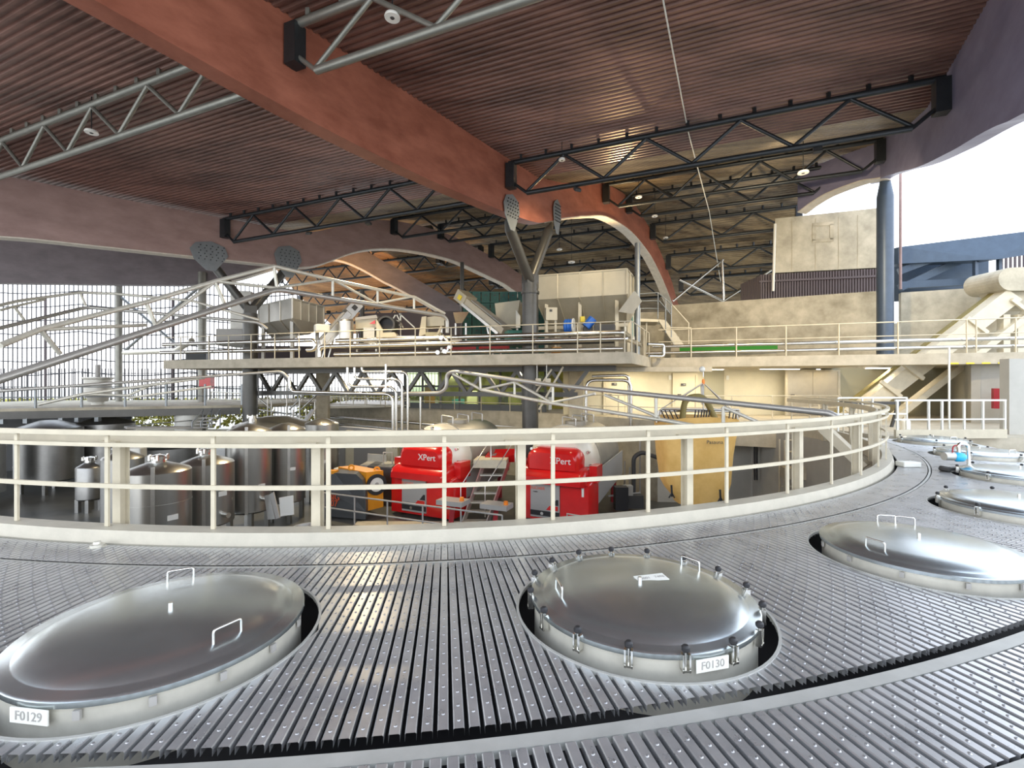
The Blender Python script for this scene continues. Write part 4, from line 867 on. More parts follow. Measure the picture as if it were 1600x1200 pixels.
# presses
AX = V((.447,.894,0)); RX = V((.894,-.447,0))
def press(px, d, label, first):
    o = V((X(px,d), d, ZP)); t = thing('grape_press', label, 'press', o, 'red grape presses')
    L = lambda u, v, z: o+RX*u+AX*v+V((0,0,z))
    def rr(u0, u1, z0, z1, v, rt, n=5, rb=.02):
        pts = []
        for cx, cz, r, a0 in ((u1-rb,z0+rb,rb,-90),(u1-rt,z1-rt,rt,0),(u0+rt,z1-rt,rt,90),(u0+rb,z0+rb,rb,180)):
            for i in range(n+1): a = math.radians(a0+90*i/n); pts.append(L(cx+r*math.cos(a), v, cz+r*math.sin(a)))
        return pts
    MB().loft([rr(-1.38,1.38,.12,1.55,0,.10), rr(-1.45,1.45,.10,1.62,.12,.12), rr(-1.45,1.45,.10,1.75,1.0,.12)], True).build('lower_cabinet', 'red', t)
    MB().loft([rr(-1.16,1.16,1.50,1.74,-.30,.12), rr(-1.26,1.26,1.46,1.88,-.18,.18), rr(-1.30,1.30,1.48,2.02,.15,.22), rr(-1.3,1.3,1.5,2.08,.8,.24)], True).build('middle_cowl', 'red', t)
    MB().loft([rr(-.88,.88,1.98,2.58,-.02,.30), rr(-1.0,1.0,1.96,2.70,.08,.36), rr(-1.03,1.03,1.96,2.76,.5,.40), rr(-1.03,1.03,1.96,2.74,.9,.40)], True).build('top_cowl', 'red', t)
    for q in (-1, 1): MB().obox(L(q*1.43,.75,1.86), RX*.14, AX*.35, V((0,0,.30))).build('side_ear', 'red', t)
    pn = MB().obox(L(-.25,-.02,.87), RX*.57, AX*.03, V((0,0,.65))).build('door_panel', 'grey', t)
    MB().obox(L(-.25,-.055,.38), RX*.57, AX*.006, V((0,0,.09))).build('black_band', 'black', pn)
    MB().prism([L(-.20,-.06,.52), L(.26,-.06,.52), L(.26,-.06,.68), L(-.06,-.06,.68)], AX*.01).build('red_flash', 'red', pn)
    MB().prism([L(.02,-.06,.71), L(.28,-.06,.71), L(.28,-.06,.92), L(.20,-.06,.92)], AX*.01).build('black_flash', 'black', pn)
    text('panel_text', 'BUCHER', .15, L(-.54,-.058,1.28), RX, (0,0,1), 'orangered', pn, .004, 1.05); text('panel_small_text', 'vaslin', .085, L(-.62,-.058,1.15), RX, (0,0,1), 'charcoal', pn, .003)
    MB().cyl(L(-.35,-.05,.38), L(-.35,-.1,.38), .06, 10).build('round_knob', 'bright', pn)
    text('name_text', 'XPert', .33, L(.34,-.03,2.32), RX, V((0,0,1)), 'white', t, .012)
    MB().obox(L(1.18,-.0,1.28), RX*.04, AX*.02, V((0,0,.16))).build('white_sticker', 'white', t)
    cz = 2.12; R = 1.36
    MB().lathe([(1e-4,.62),(R-.34,.64),(R-.1,.85),(R,1.15),(R,1.55)], L(0,0,cz), 40, AX, (0,0,1)).build('drum_end', 'presscream', t)
    MB().lathe([(R-.01,1.55),(R+.035,1.55),(R+.035,1.65),(R-.01,1.65),(R-.01,4.5),(R-.2,4.9),(1e-4,5.1)], L(0,0,cz), 40, AX, (0,0,1)).build('drum', 'press', t)
    bl = MB()
    for i in range(16): a = 2*pi*i/16; p = L((R-.13)*math.sin(a),.86,cz+(R-.13)*math.cos(a)); bl.cyl(p, p-AX*.12, .06, 8)
    bl.build('bolt_ring', 'bright', t)
    for q in (-1, 1): MB().prism([L(q*1.40,1.0,1.95), L(q*1.42,4.6,2.2), L(q*1.42,4.6,1.2), L(q*1.40,1.0,.7)], RX*.06).build('side_panel', 'press' if q < 0 else 'grey', t)
    tr_ = MB(); tr_.prism([L(-1.1,.9,.95), L(-1.1,4.6,1.25), L(1.1,4.6,1.25), L(1.1,.9,.95)], V((0,0,.12))); tr_.build('juice_tray', 'steel', t)
    MB().bar(L(1.25,1.0,.7), L(1.25,4.6,1.4), .16, .34).build('red_beam', 'redmat', t)
    for u_, v_ in ((-1.15,.5),(1.15,.5),(-1.15,4.3),(1.15,4.3)): MB().bar(L(u_,v_,0), L(u_,v_,1.3), .2).build('leg', 'redmat', t)
    for f in (1.8,3.0,4.2):
        h = L(0,f,cz+R); MB().tube(smooth_path([h+RX*-.25-V((0,0,.05)), h+RX*-.25+V((0,0,.32)), h+RX*.3+V((0,0,.26)), h+RX*.3-V((0,0,.05))], .05), .03, 6).build('hoop_handle', 'steel', t)
    MB().lathe([(.42,-.06),(.42,.1),(.1,.14),(1e-4,.14)], L(0,2.6,cz+R), 20).build('filling_hatch', 'press', t)
    return t
press(656, 18.0, 'left red and cream grape press, its name in full view', True)
press(862, 17.2, 'right red and cream grape press, its name half behind a post', False)
# step ladder between the presses
st = thing('step_stairs', 'steep grey metal stairs with handrails between the two presses', 'stairs', P(735,812,17.2)); dS = 17.2
for k in (0, 1):
    xo = 0 if k == 0 else 38
    MB().bar(P(722+xo,822,dS), P(757+xo,722,dS+.9), .05, .16).build('stringer', 'steel', st)
    MB().tube([P(722+xo-2,808,dS), P(722+xo-2,760,dS), P(757+xo+4,695,dS+.9), P(757+xo+10,695,dS+.9), P(757+xo+10,722,dS+.9)], .022, 6).build('handrail', 'steel', st)
for i in range(7): f = (i+.5)/7; a = P(722,822,dS).lerp(P(757,722,dS+.9), f); MB().box(a+V((.44,.08,0)), (.86,.26,.045)).build('tread', 'rim', st)
MB().box(P(768,722,18.4), (1.25,1.0,.3), -.1).build('landing', 'rail', st)
tr = thing('red_trough', 'red open trough above the stairs between the presses', 'trough', P(782,722,19.0))
MB().loft([[P(x,y,d) for x,y,d in ((760,724,18.8),(805,722,18.8),(803,716,20.2),(768,716,20.2))],[P(x,y,d) for x,y,d in ((758,713,18.6),(803,711,18.6),(806,701,20.4),(766,702,20.6))]], False, caps=False).build('trough_wall', 'red', tr)
MB().prism([P(x,y,d) for x,y,d in ((760,722,18.8),(805,720,18.8),(812,714,20.4),(768,714,20.4))], (0,0,.05)).build('trough_floor', 'redmat', tr)
for px, py, lab in ((708,784,'grey operating desk beside the left press'),(776,790,'grey operating desk at the foot of the stairs')):
    c = P(px,py,16.3); t = thing('operating_desk', lab, 'desk', V((c.x,c.y,ZP))); MB().box(c, (1.0,.6,.16), -.4).build('desk_top', 'grey', t); MB().lathe([(1e-4,.14),(.07,.12),(.08,0)], c+V((.32,-.2,.08)), 10).build('amber_button', 'amber', t); MB().bar(V((c.x-.1,c.y,ZP)), c, .16).build('leg', 'redmat', t)
# pipes and pump beside the right press
t = thing('must_pump', 'cluster of dark pump pipes right of the right press', 'pump', P(984,790,19))
MB().tube(smooth_path([P(990,790,19.2), P(990,714,19.2), P(1003,706,19.2), P(1036,718,18.5)], .3), .09, 8).build('hose', 'dark', t)
for x, y0 in ((976,770),(1000,720),(984,780)): MB().tube([P(x,y0-50,19.4), V((X(x,19.4),19.4,ZP))], .035, 6).build('pipe', 'steel', t)
MB().box(P(985,782,19), (.9,.6,.5)).build('pump_body', 'dark', t); MB().box(P(981,766,18.9), (.35,.3,.4)).build('terminal_box', 'hopgrey', t); MB().box(P(970,778,18.6), (.5,.4,.9)).build('motor', 'black', t)
MB().bar(P(950,775,18.7), P(1000,770,19.2), .06).build('frame_bar', 'grey', t)
# charcoal and orange machine
cm = thing('fruit_washer', 'charcoal hooded machine with an orange body and lifting eyes', 'machine', P(560,810,18.6)); dM = 18.4
W = lambda x, y, d: P(x, y, d)
hood = []
for d_, sc_ in ((18.2,1.0),(19.3,.99)):
    pass
fr = [W(500,806,18.2),W(502,764,18.2),W(510,748,18.2),W(523,739,18.2),W(556,741,17.7),W(566,750,17.6),W(571,768,17.6),W(572,800,17.6),W(571,812,17.6)]
MB().prism(fr, (-.15,1.1,0)).build('charcoal_hood', 'charcoal', cm)
text('hood_text', 'BIG', .34, W(522,777,18.0), V((1,-.42,0)), (0,0,1), 'orangered', cm, .01); text('hood_digits', '07', .34, W(522,787,18.0), V((1,-.42,0)), (0,0,1), 'orangered', cm, .01)
ob_ = [W(572,738,18.0), W(599,735,18.5), W(599,792,18.5), W(572,799,18.0)]
MB().prism(ob_, (-1.5,1.2,0)).build('orange_body', 'orange', cm)
cc = W(588,757,18.25); nrm = V((.6,-.8,0))
MB().lathe([(.27,.0),(.27,.06),(.40,.06),(.40,0)], cc, 24, V((.6,-.8,0))).build('black_ring', 'black', cm); MB().lathe([(1e-4,.05),(.27,.05)], cc, 24, V((.6,-.8,0))).build('white_dial', 'white', cm)
MB().lathe([(1e-4,.09),(.07,.08),(.09,.05)], cc, 12, V((.6,-.8,0))).build('hub', 'grey', cm)
for x, y in ((549,732),(589,735)): c = W(x,y,18.6); MB().lathe([(.06,-.03),(.13,-.03),(.13,.03),(.06,.03),(.06,-.03)], c+V((0,0,.03)), 14, (.3,-.95,0)).build('lifting_eye', 'orange', cm)
MB().box(W(521,737,18.4), (.3,.3,.12)).build('orange_corner', 'orange', cm)
single(MB().box(W(537,734,19.5), (.7,.4,.16), -.3), 'white_pack', 'white', 'white packets lying on the orange machine', 'packet', bevel=.03)
t = thing('bin_tipper', 'grey bin with a tall grey screen behind the orange machine', 'bin', W(600,800,20.4))
MB().prism([W(574,728,20.2), W(612,732,19.8), W(612,800,19.8), W(574,800,20.2)], (.0,1.2,0)).build('bin_body', 'charcoal', t); MB().prism([W(562,727,20.6), W(612,729,20), W(612,736,20), W(562,730,20.6)], (0,1.3,0)).build('bin_rim', 'hopgrey', t)
MB().prism([W(574,709,21.6), W(604,711,21.3), W(604,728,21.3), W(574,728,21.6)], (0,.1,0)).build('rear_screen', 'hopgrey', t)
for a, b in (((599,730),(599,707)),((599,707),(613,707)),((613,707),(613,725))): MB().tube([W(*a,20.6), W(*b,20.6)], .035, 6).build('hoop', 'rim', t)
single(MB().box(W(580,720,25.0), (5.0,.4,3.4), -.6), 'grey_cabinet', 'grey', 'large grey cabinet wall behind the orange machine', 'cabinet')
# pit railing
r = thing('pit_rail', 'thin grey railing standing on the pit floor before the presses', 'railing', V((-4,16.2,ZP)))
ra, rb_ = V((-6.95,17.5,ZP)), V((-.3,14.5,ZP)); rc = V((2.6,14.2,ZP))
for z in (1.08,.55): MB().tube([ra+V((0,0,z)), rb_+V((0,0,z))], .03, 6).build('rail_bar', 'grey', r)
for i in range(6): p = ra.lerp(rb_, i/5); MB().tube([p, p+V((0,0,1.08))], .03, 6).build('post', 'grey', r)
r = thing('pit_rail', 'short thin grey railing before the right press', 'railing', V((2,14.2,ZP)))
ra = V((1.7,14.6,ZP))
MB().tube([ra, ra+V((0,0,1.1)), rc+V((0,0,1.06)), rc], .03, 6).build('rail_bar', 'grey', r); MB().tube([ra+V((0,0,.55)), rc+V((0,0,.53))], .025, 6).build('rail_bar', 'grey', r)
single(MB().bx(-5.6,-1.2,16.0,17.2,ZP,ZP+.12), 'floor_plinth', 'conc', 'pale concrete plinth on the pit floor before the left press', 'plinth')
# tanks in the pit
def tank(px, d, wpx, ztop, zbot, label, m='tank', neck=None, cone=.18, plate=None, valve=None, ladder=None, bands=()):
    r_ = wpx/2/F*d; c = V((X(px,d), d, 0)); t = thing('wine_tank', label, 'tank', (c.x,c.y,ZP), 'steel tanks in the pit')
    MB().lathe([(1e-4,zbot-.12),(r_*.8,zbot-.04),(r_,zbot+.04),(r_,ztop-.05),(r_*.94,ztop),(r_*.3,ztop+cone),(1e-4,ztop+cone+.02)], c, 48, sharp=30).build('shell', m, t)
    for i in range(4): a = .6+pi/2*i; q = c+V((math.cos(a),math.sin(a),0))*r_*.8; MB().bar(q+V((0,0,ZP)), q+V((0,0,zbot+.02)), .14).build('leg', m, t)
    for z in bands: MB().lathe([(r_,z-.02),(r_+.012,z-.02),(r_+.012,z+.02),(r_,z+.02)], c, 48).build('weld_band', m, t)
    if neck is not None:
        q = c+V((neck[0]*r_,neck[1]*r_,ztop+cone*.5)); MB().lathe([(.17,-.15),(.17,.2),(.22,.2),(.22,.26),(.1,.3),(1e-4,.3)], q, 16).build('neck_lid', 'bright', t)
        for i in range(6): a = i*pi/3; MB().box(q+V((.22*math.cos(a),.22*math.sin(a),.23)), (.05,.05,.14)).build('lid_clamp', 'bright', t)
    dd = V((-c.x,-c.y,0)).normalized(); s_ = V((-dd.y,dd.x,0))
    if ladder is not None: a = ladder; q = (dd*math.cos(a)+s_*math.sin(a))*(r_+.02); MB().bar(c+q+V((0,0,zbot)), c+q+V((0,0,ztop+.15)), .09, .04, up=q).build('gauge_bar', 'steel', t)
    if plate: a, z, w = plate; q = dd*math.cos(a)+s_*math.sin(a); MB().obox(c+q*(r_+.012)+V((0,0,z)), V((-q.y,q.x,0))*w, q*.006, (0,0,w*.55)).build('label_plate', 'canvas', t)
    if valve: a, z = valve; q = dd*math.cos(a)+s_*math.sin(a); MB().cyl(c+q*r_*.95+V((0,0,z)), c+q*(r_+.22)+V((0,0,z)), .08, 10).build('valve', 'bright', t)
    return t
tank(246,13.0,90,-.72,-3.0,'small steel tank nearest, just right of the first broad post', neck=(.08,-.05), plate=(.42,-1.95,.13), valve=(.55,-2.6), ladder=-.12, bands=(-1.6,))
tank(324,14.8,74,-.80,-2.72,'second small steel tank from the left, with clamped neck', neck=(-.1,0), plate=(.55,-1.75,.13), valve=(.6,-2.4), ladder=-.12)
tank(389,16.4,64,.02,-2.75,'tall steel tank right of the two small ones, standing on legs', plate=(.55,-1.85,.12), valve=(.6,-2.3), ladder=-.1)
tank(448,17.8,54,-.05,-2.75,'tall steel tank fourth in the row, with paper sheets before it', plate=(.3,-1.5,.1), ladder=.1, bands=(-1.3,))
tank(503,20.8,50,-.1,-2.75,'tall steel tank fifth in the row, half behind a broad post', plate=(.1,-1.7,.12), bands=(-.9,-1.5))
tank(432,22.5,120,-.28,-2.7,'broad steel tank with a conical top behind the row of tanks', neck=(-.35,-.5), cone=.35)
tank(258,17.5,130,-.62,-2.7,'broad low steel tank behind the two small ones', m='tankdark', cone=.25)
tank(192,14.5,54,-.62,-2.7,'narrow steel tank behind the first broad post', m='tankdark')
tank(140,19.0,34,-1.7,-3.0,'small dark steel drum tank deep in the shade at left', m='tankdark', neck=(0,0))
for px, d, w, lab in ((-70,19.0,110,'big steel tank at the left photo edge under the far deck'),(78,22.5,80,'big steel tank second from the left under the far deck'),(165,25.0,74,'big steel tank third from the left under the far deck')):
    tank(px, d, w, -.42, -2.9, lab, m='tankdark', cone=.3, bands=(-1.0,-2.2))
c = P(212,707,15.6); single(MB().box(c, (.5,.35,.32), .1), 'white_case', 'hopgrey', 'pale grey case on the broad low tank', 'case', bevel=.03)
single(MB().bar(P(225,694,16.2), P(335,684,17), .9, .08), 'grey_cover', 'grey', 'long grey cover on top of the broad low tank', 'cover')
t = thing('paper_board', 'white sheets on boards leaning before the fourth tall tank', 'board', P(440,805,15.2))
MB().prism([P(436,778,15.3), P(458,774,15.3), P(459,804,15.2), P(438,807,15.2)], (0,.03,0)).build('white_sheet', 'canvas', t); MB().prism([P(421,772,15.4), P(427,769,15.4), P(437,809,15.2), P(431,811,15.2)], (0,.06,0)).build('plank', 'grey', t); MB().prism([P(413,775,15.5), P(421,773,15.5), P(430,811,15.3), P(418,812,15.3)], (0,.15,0)).build('grey_plank', 'tankdark', t)
c = P(480,822,14.6); single(MB().lathe([(.30,-.9),(.42,-.9),(.42,0),(.36,0),(.34,-.1),(.30,-.9)], V((c.x,c.y,c.z)), 24), 'steel_tub', 'steel', 'round steel tub rim just above the kerb left of the charcoal machine', 'tub')
# lower stairs & white gantry at right of the pit
t = thing('pit_gantry', 'cream gantry with railings crossing the inclined conveyor in the pit', 'gantry', P(1250,800,17))
MB().bar(P(1222,738,17), P(1320,742,16.5), .5, .4).build('beam', 'conc', t)
for a, b in (((1218,686),(1218,800)),((1226,688),(1226,800)),((1228,688),(1298,688)),((1228,706),(1298,706)),((1298,686),(1298,708)),((1222,760),(1320,764)),((1308,715),(1308,760))): MB().tube([P(*a,17.3), P(*b,17.3)], .035, 6).build('rail_bar', 'rail', t)
single(MB().bar(P(1286,668,12.0), P(1352,730,11.3), .26, .22), 'cream_strut', 'rail', 'thick cream strut running down behind the guard rail at right', 'strut')
t = thing('wall_pipes', 'thin dark pipes on the pit wall right of the yellow tarp', 'pipes', P(1180,760,19.5))
for x in (1179,1182.5): MB().tube([P(x,690,19.4), P(x,750,19.4)], .035, 6).build('pipe', 'black', t)
MB().tube([P(1150,688,19.3), P(1225,692,19.3)], .05, 6).build('pipe', 'dark', t)
# ---- yellow tarp on the crane
dT = 14.6; tp = thing('yellow_tarp', 'big yellow tarpaulin bag hanging from the crane frame', 'tarp', P(1092,796,dT))
rows = [(655,1036,1151),(668,1034,1152),(690,1035,1150),(715,1037,1147),(740,1040,1144),(760,1042,1142),(773,1048,1139),(785,1058,1134),(795,1064,1124)]
def tring(y, xl, xr, k):
    a = X(xl,dT+.5); b = X(xr,dT+.5); cx = (a+b)/2; w = (b-a)/2; z = Zy(y,dT); out = []
    for i in range(36):
        an = 2*pi*i/36; ca, sa = math.cos(an), math.sin(an); ex = .45
        x = w*math.copysign(abs(ca)**ex, ca); yy = .95*math.copysign(abs(sa)**ex, sa)*(1-.06*k)
        f = .028*math.sin(an*7+k*.7)+.02*math.sin(an*13-k*1.3)+.045*math.sin(k*.9+x*2.4)
        out.append(V((cx+x*(1+f*.3), dT+.9+yy*(1+f)+.0, z+.05*math.sin(an*3+k)*(1 if k < 1 else .4))))
    return out
MB().loft([tring(y,a,b,k) for k,(y,a,b) in enumerate(rows)], True).build('bag', 'tarp', tp)
for x, y in ((1049,768),(1125,775)): 
    m = MB(); m.tube([P(x,y-10,dT-.2), P(x+1,y+8,dT-.2)], .03, 6); m.tube([P(x+1,y+2,dT-.2), P(x-4,y+10,dT-.2)], .02, 6); m.tube([P(x+1,y+2,dT-.2), P(x+5,y+10,dT-.2)], .02, 6); m.build('strap_buckle', 'black', tp)
text('tarp_text', 'Pasauna', .16, P(1117,691,dT-.10), (1,0,0), (0,0,1), 'dark', tp, .004)
cf = thing('crane_frame', 'steel crane frame with chains and hooks holding the yellow tarp', 'crane frame', P(1095,640,15.4)); dF = 15.5
for a, b in (((1030,642),(1150,643)),((1026,660),(1030,642)),((1150,643),(1152,655))): MB().tube([P(*a,dF), P(*b,dF)], .04, 6).build('frame_bar', 'steel', cf); MB().tube([P(a[0]+4,a[1]-3,dF+1.6), P(b[0]+4,b[1]-3,dF+1.6)], .04, 6).build('frame_bar', 'steel', cf)
hk = P(1099,598,16)
for x, y, d in ((1032,640,dF),(1070,618,dF+1),(1099,640,dF),(1146,642,dF),(1136,636,dF+1.6)): MB().tube([hk, P(x,y,d)], .018, 5).build('chain', 'steel', cf)
MB().lathe([(1e-4,-.08),(.04,-.05),(.05,.05),(.03,.12),(1e-4,.13)], hk, 10).build('hook_block', 'amber', cf)
MB().tube([hk+V((0,0,.2)), V((hk.x,hk.y,Zy(574,16)))], .02, 6).build('hoist_rope', 'steel', cf)
MB().ball(P(1097,577,16), .10).build('hoist_wheel', 'white', cf)
for i, x in enumerate((1036,1042,1049,1056,1087,1092,1097,1101,1105,1109,1141,1147,1151)): MB().tube([P(x-3 if x < 1060 else x,641,dF-.3), P(x+3 if x < 1060 else x-2,654,dF-.5)], .02, 5).build('clip', 'black', cf)
MB().tube(smooth_path([P(1066,656,15.2), P(1070,622,15.4), P(1100,618,15.4), P(1118,656,15.2)], .4), .10, 8).build('olive_hose', 'strap', cf)
MB().tube([P(1097,600,16.2), P(1098,632,16.2)], .05, 6).build('mast', 'white', cf)
# ================================================================ left far deck, fence and outdoors
fd = MB(); pts = [V((-33,18.8,0)), V((-15.2,26.5,0)), V((-12.5,31,0)), V((-14,37,0)), V((-34,34,0))]
fd.prism([p+V((0,0,.28)) for p in pts], (0,0,.14)); struct(fd, 'far_deck', 'conc', 'far deck at left with bright top', 'deck')
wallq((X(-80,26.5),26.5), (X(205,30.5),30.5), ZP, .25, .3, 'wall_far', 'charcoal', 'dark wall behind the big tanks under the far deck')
u = (pts[1]-pts[0]).normalized(); struct(MB().bar(pts[0]+V((0,0,.1)), pts[1]+V((0,0,.1)), .25, .36), 'far_deck_edge', 'colum', 'dark edge beam of the far deck', 'beam')
t = thing('deck_brackets', 'short steel stubs under the far deck edge', 'bracket', pts[0]+V((8,4,-.7)))
for px in (5,42,97,122,153): 
    k_ = (px-800)/F; f = (k_*pts[0].y-pts[0].x)/((pts[1].x-pts[0].x)-k_*(pts[1].y-pts[0].y)); p = pts[0].lerp(pts[1], f); MB().bar(p+V((0,0,-.3)), p+V((0,0,-.05)), .2).build('stub', 'plate', t)
r = thing('far_rail', 'thin railing along the far left deck', 'railing', pts[0]+V((8,4,.16)))
for z in (1.15,.65): MB().tube([pts[0]+V((0,.15,z+.3)), pts[1]+V((0,.15,z+.3)), pts[2]+V((0,.15,z+.3))], .03, 6).build('rail_bar', 'plate', r)
for i in range(12): p = pts[0].lerp(pts[1], i/11)+V((0,.15,.4)); MB().bar(p, p+V((0,0,1.2)), .08).build('post', 'plate', r)
for i in range(1,4): p = pts[1].lerp(pts[2], i/3)+V((0,.15,.4)); MB().bar(p, p+V((0,0,1.1)), .06).build('post', 'plate', r)
c = P(153,631,27); t = thing('vent_tank', 'grey ventilation drum standing on the far left deck', 'drum', V((c.x,c.y,.42)))
MB().lathe([(1e-4,.2),(.45,.2),(.52,.5),(.62,.55),(.62,1.45),(.75,1.5),(.75,1.58),(1e-4,1.62)], V((c.x,c.y,.4)), 24).build('drum', 'hopgrey', t); MB().cyl((c.x,c.y,1.9), (c.x,c.y,2.7), .12, 10).build('stack', 'grey', t); MB().cyl((c.x,c.y,.4), (c.x,c.y,.7), .3, 12).build('foot', 'white', t)
c = P(323,597,29.5); single(MB().box(c, (.7,.4,.8)), 'red_cabinet', 'red', 'red cabinet on the slim column under the left end of the platform', 'cabinet')
c = V((X(294,26),26,0)); single(MB().lathe([(1e-4,ZP),(.62,ZP),(.62,.05),(.5,.12),(1e-4,.14)], c, 28), 'white_tank', 'white', 'white upright tank beside the grey stairs at left', 'tank')
t = thing('small_stairs', 'small grey stair handrails left of the left forked column', 'stairs', P(330,668,24))
for x in (0,14,27): MB().tube([P(300+x,668,24), P(300+x,660,24), P(317+x,640,24.6), P(317+x,668,24.6)], .035, 6).build('handrail', 'plate', t)
for i in range(4): MB().box(P(318+i*3,668-i*5,24.5), (.9,.3,.05)).build('tread', 'grey', t)
t = thing('lower_walkway', 'low walkway with railing left of the white tank', 'walkway', P(250,668,25)); MB().bar(P(196,668,23), P(300,668,25), .8, .1).build('deck', 'grey', t); MB().tube([P(198,666,23), P(240,662,23.6), P(300,657,25)], .03, 6).build('rail_bar', 'plate', t)
# far bright deck and rails under the platform
struct(MB().prism([V((-13,31,-.02)), V((-15,44,-.02)), V((-2,44,-.02)), V((-7.6,33.4,-.02))], (0,0,.14)), 'far_deck.001', 'white', 'bright far floor under the platform', 'deck')
for j, (px0, px1, y0, y1, d0, d1, lab) in enumerate(((405,505,624,622,31,33,'far thin railing seen under the platform, left part'),(512,640,620,622,34,31,'far thin railing seen under the platform, right part'),(330,400,612,616,34,33,'far thin railing left of the forked column'))):
    r = thing('far_rail', lab, 'railing', P(px0, 640, d0))
    a, b = P(px0,y0,d0), P(px1,y1,d1)
    for dz in (0,-.5): MB().tube([a+V((0,0,dz)), b+V((0,0,dz))], .04, 6).build('rail_bar', 'rim', r)
    for i in range(7): p = a.lerp(b, i/6); MB().tube([p, V((p.x,p.y,.1))], .035, 6).build('post', 'rim', r)
t = thing('pipe_rack', 'tangle of small steel pipes behind the left forked column', 'pipes', P(450,660,25))
for x, y0, y1 in ((418,615,670),(424,625,655),(448,600,665),(458,640,670),(468,622,668),(478,640,668),(492,628,668)): MB().tube([P(x,y0,26.8), P(x,y1,26.8)], .035, 6).build('pipe', 'steel', t)
for a, b in (((400,652),(500,662)),((405,640),(470,650)),((452,640),(480,612)),((470,640),(500,612)),((446,655),(480,650)),((404,622),(425,640))): MB().tube([P(*a,27), P(*b,27)], .05, 6).build('pipe', 'steel', t)
MB().bar(P(470,668,24.6), P(490,640,25), .5, .1).build('stair_flight', 'grey', t)
struct(MB().bx(X(494,30),X(512,30),30,30.4,ZP,2.4), 'pier.001', 'conc', 'concrete pier behind the platform girder left', 'pier')
struct(MB().bx(X(506,38),X(514,38),37.5,38,0,2.4), 'pier.002', 'conc', 'far concrete pier under the platform', 'pier')
bz = thing('cross_bracing', 'grey crossed bracing bars between the slim columns at left', 'bracing', P(250,540,32))
for a, b in (((190,465),(284,546)),((312,448),(196,547))): MB().tube([P(*a,32), P(*b,32)], .09, 7).build('brace_bar', 'plate', bz)
# screen of rods
sc_ = thing('rod_screen', 'tall open screen of thin rods and wires against the sky at left', 'screen', V((-30,36,0)))
m = MB(); a, b = V((-41,35.5,0)), V((-17,37.5,0))
for i in range(74): p = a.lerp(b, i/73); m.bar(p, p+V((0,0,9.5)), .055)
m.build('rods', 'fence', sc_)
m = MB()
for j in range(8):
    z = 1.5+j*1.03; m.tube([a.lerp(b, i/24)+V((0,0,z-.28*math.sin(pi*((i % 8)/8)))) for i in range(25)], .045, 5)
m.build('wires', 'fence', sc_)
for px in (71,270): k_ = (px-800)/F; f = (k_*a.y-a.x)/((b.x-a.x)-k_*(b.y-a.y)); p = a.lerp(b, f); MB().bar(p, p+V((0,0,8.2)), .12).build('screen_post', 'slat', sc_)
fn = thing('bar_fence', 'low dark bar fence before the yellow green hedge', 'fence', V((-25,40,-1)))
m = MB(); a, b = V((-48,39,0)), V((-3,41.5,0))
for i in range(170): p = a.lerp(b, i/169); m.bar(p+V((0,0,-1.2)), p+V((0,0,2.9)), .045)
m.build('bars', 'fence', fn); m = MB()
for z in (-.9,2.5): m.bar(a+V((0,0,z)), b+V((0,0,z)), .06)
m.build('rails', 'fence', fn)
def hedge(x0, x1, y, z0, h, label, n):
    mb = MB()
    for i in range(n):
        x = random.uniform(x0,x1); yy = y+random.uniform(-.8,.8); z = z0+random.random()**.7*h; s_ = random.uniform(.12,.3)
        d1 = V((random.gauss(0,1),random.gauss(0,1),random.gauss(0,1))).normalized()*s_; d2 = d1.cross(V((random.gauss(0,1),random.gauss(0,1),random.gauss(0,1)))).normalized()*s_*.6
        mb.add([V((x,yy,z))-d1, V((x,yy,z))+d2, V((x,yy,z))+d1, V((x,yy,z))-d2], [(0,1,2,3)])
    o = mb.build('hedge', 'grass'); tag(o, label, 'hedge', None, 'stuff')
hedge(-52,-22,43.5,-2.4,2.6,'yellow green hedge behind the bar fence at far left', 5000)
hedge(-20,-3,44.5,-2.4,3.0,'yellow green bushes behind the bar fence under the platform', 3500)
struct(MB().bx(-400,400,44,600,-3.0,-2.6), 'ground', 'ground', 'pale open ground outside', 'ground')
struct(MB().bx(-400,-45,-200,44,-3.0,-2.6), 'ground.001', 'ground', 'pale open ground outside at left', 'ground')
struct(MB().bx(26,400,-200,44,-3.0,-2.6), 'ground.002', 'ground', 'pale open ground outside at right', 'ground')
struct(MB().bx(-45,26,-200,-4,-3.0,-2.6), 'ground.003', 'ground', 'pale open ground behind the viewer', 'ground')
# ---- added lamps under the slabs
def added_strip(p, L, ang, label, watts):  # strip fixtures added to give warm light below the slabs
    t = thing('added_strip_lamp', label, 'lamp', p, 'added strip lamps under the slabs')
    MB().box(V(p)+V((0,0,.0)), (L,.14,.05), ang).build('lamp_body', 'lampoff', t)
    MB().box(V(p)+V((0,0,-.032)), (L*.94,.09,.012), ang).build('diffuser', 'lamp', t)
    ld = bpy.data.lights.new('added_strip_light','AREA'); ld.shape = 'RECTANGLE'; ld.size = L; ld.size_y = .2; ld.energy = watts; ld.color = (1,.84,.58)
    lo = bpy.data.objects.new('added_strip_light', ld); COL.objects.link(lo); lo.parent = t; lo.location = (0,0,-.06); lo.rotation_euler = (0,0,ang)
for x, y, lab in ((6.0,23.6,'added strip lamp over the left cream door'),(9.5,23.4,'added strip lamp over the middle of the cream wall'),(13.0,23.0,'added strip lamp before the steel double door'),(17,21.5,'added strip lamp in the right recess'),(-3.0,30.0,'added strip lamp inside the glazed office'),(0,22.6,'added strip lamp under the platform by the central column'),(-7,25.2,'added strip lamp under the platform at left')):
    added_strip((x,y,2.34), 2.0, 0, lab, 110 if x < 2 else 38)
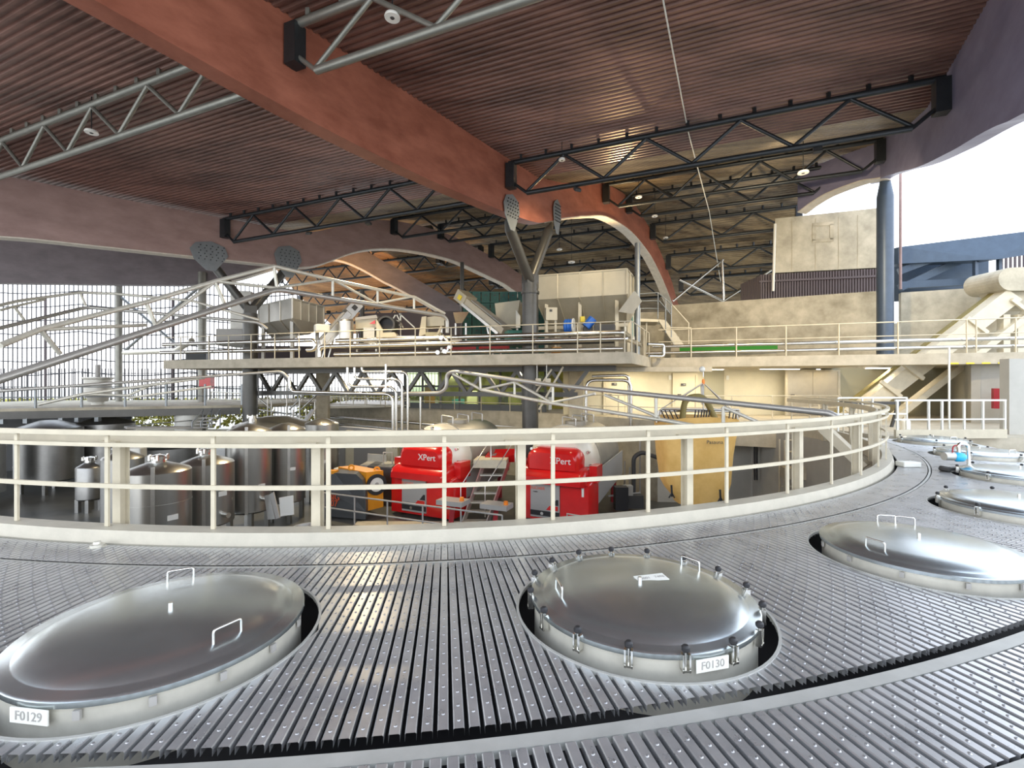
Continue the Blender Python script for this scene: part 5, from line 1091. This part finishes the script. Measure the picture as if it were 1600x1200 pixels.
def added_flood(p, to, label, watts, col=(1,.80,.50), size=2.2):  # floods added as warm fill, placed for the light they give
    p = V(p); t = thing('added_flood_lamp', label, 'lamp', p, 'added floodlights')
    q = (V(to)-p).to_track_quat('-Z','Y'); R = q.to_matrix()
    MB().obox(p, R@V((.12,0,0)), R@V((0,.09,0)), R@V((0,0,.05))).build('lamp_body', 'dark', t)
    ld = bpy.data.lights.new('added_flood_light','SPOT'); ld.energy = watts; ld.color = col; ld.spot_size = size; ld.spot_blend = .8; ld.shadow_soft_size = .15
    lo = bpy.data.objects.new('added_flood_light', ld); COL.objects.link(lo); lo.parent = t; lo.location = R@V((0,0,-.1)); lo.rotation_euler = q.to_euler()
added_flood((*xy(-14,16.9),8.72), (-7,19,-2), 'added floodlight hung from the left dark truss, shining into the pit', 3000)
added_flood((*xy(-4.5,16.9),8.72), (0,22.5,3), 'added floodlight near the central column, shining on the hoppers', 500)
added_flood((*xy(3,16.9),8.72), (13,23,4), 'added floodlight at right shining on the concrete wall', 2500)
added_flood((*xy(-17.5,16.9),8.72), (-9,26,3), 'added floodlight near the left forked column', 500)
added_flood((6,26,6.9), (5,22,13), 'added uplight on the beige hopper lighting the roof', 1400, (1,.70,.35))
added_flood((-12,31,6.3), (-12,36,13), 'added uplight behind the grey hopper lighting the roof orange', 1500, (1,.55,.2))
# ---- world and camera
w = bpy.data.worlds.new('sky'); sc.world = w; w.use_nodes = True; nt = w.node_tree; bg = nt.nodes['Background']
tc = nt.nodes.new('ShaderNodeTexCoord'); sx = nt.nodes.new('ShaderNodeSeparateXYZ'); nt.links.new(tc.outputs['Generated'], sx.inputs[0])
rp = nt.nodes.new('ShaderNodeValToRGB'); rp.color_ramp.elements[0].position = 0; rp.color_ramp.elements[0].color = (.97,.98,1.0,1); rp.color_ramp.elements[1].position = .7; rp.color_ramp.elements[1].color = (.72,.83,1.0,1)
nt.links.new(sx.outputs['Z'], rp.inputs['Fac']); nt.links.new(rp.outputs[0], bg.inputs['Color']); bg.inputs['Strength'].default_value = 2.3
cam = bpy.data.cameras.new('camera'); co = bpy.data.objects.new('camera', cam); COL.objects.link(co); co.location = (0,0,H); co.rotation_euler = (pi/2,0,0)
cam.sensor_width = 36; cam.lens = F/1600*36; cam.clip_end = 2000; cam.clip_start = .05; sc.camera = co
sc.view_settings.view_transform = 'Standard'; sc.view_settings.look = 'None'; sc.view_settings.gamma = 1; sc.view_settings.use_curve_mapping = False; sc.view_settings.exposure = 0.6
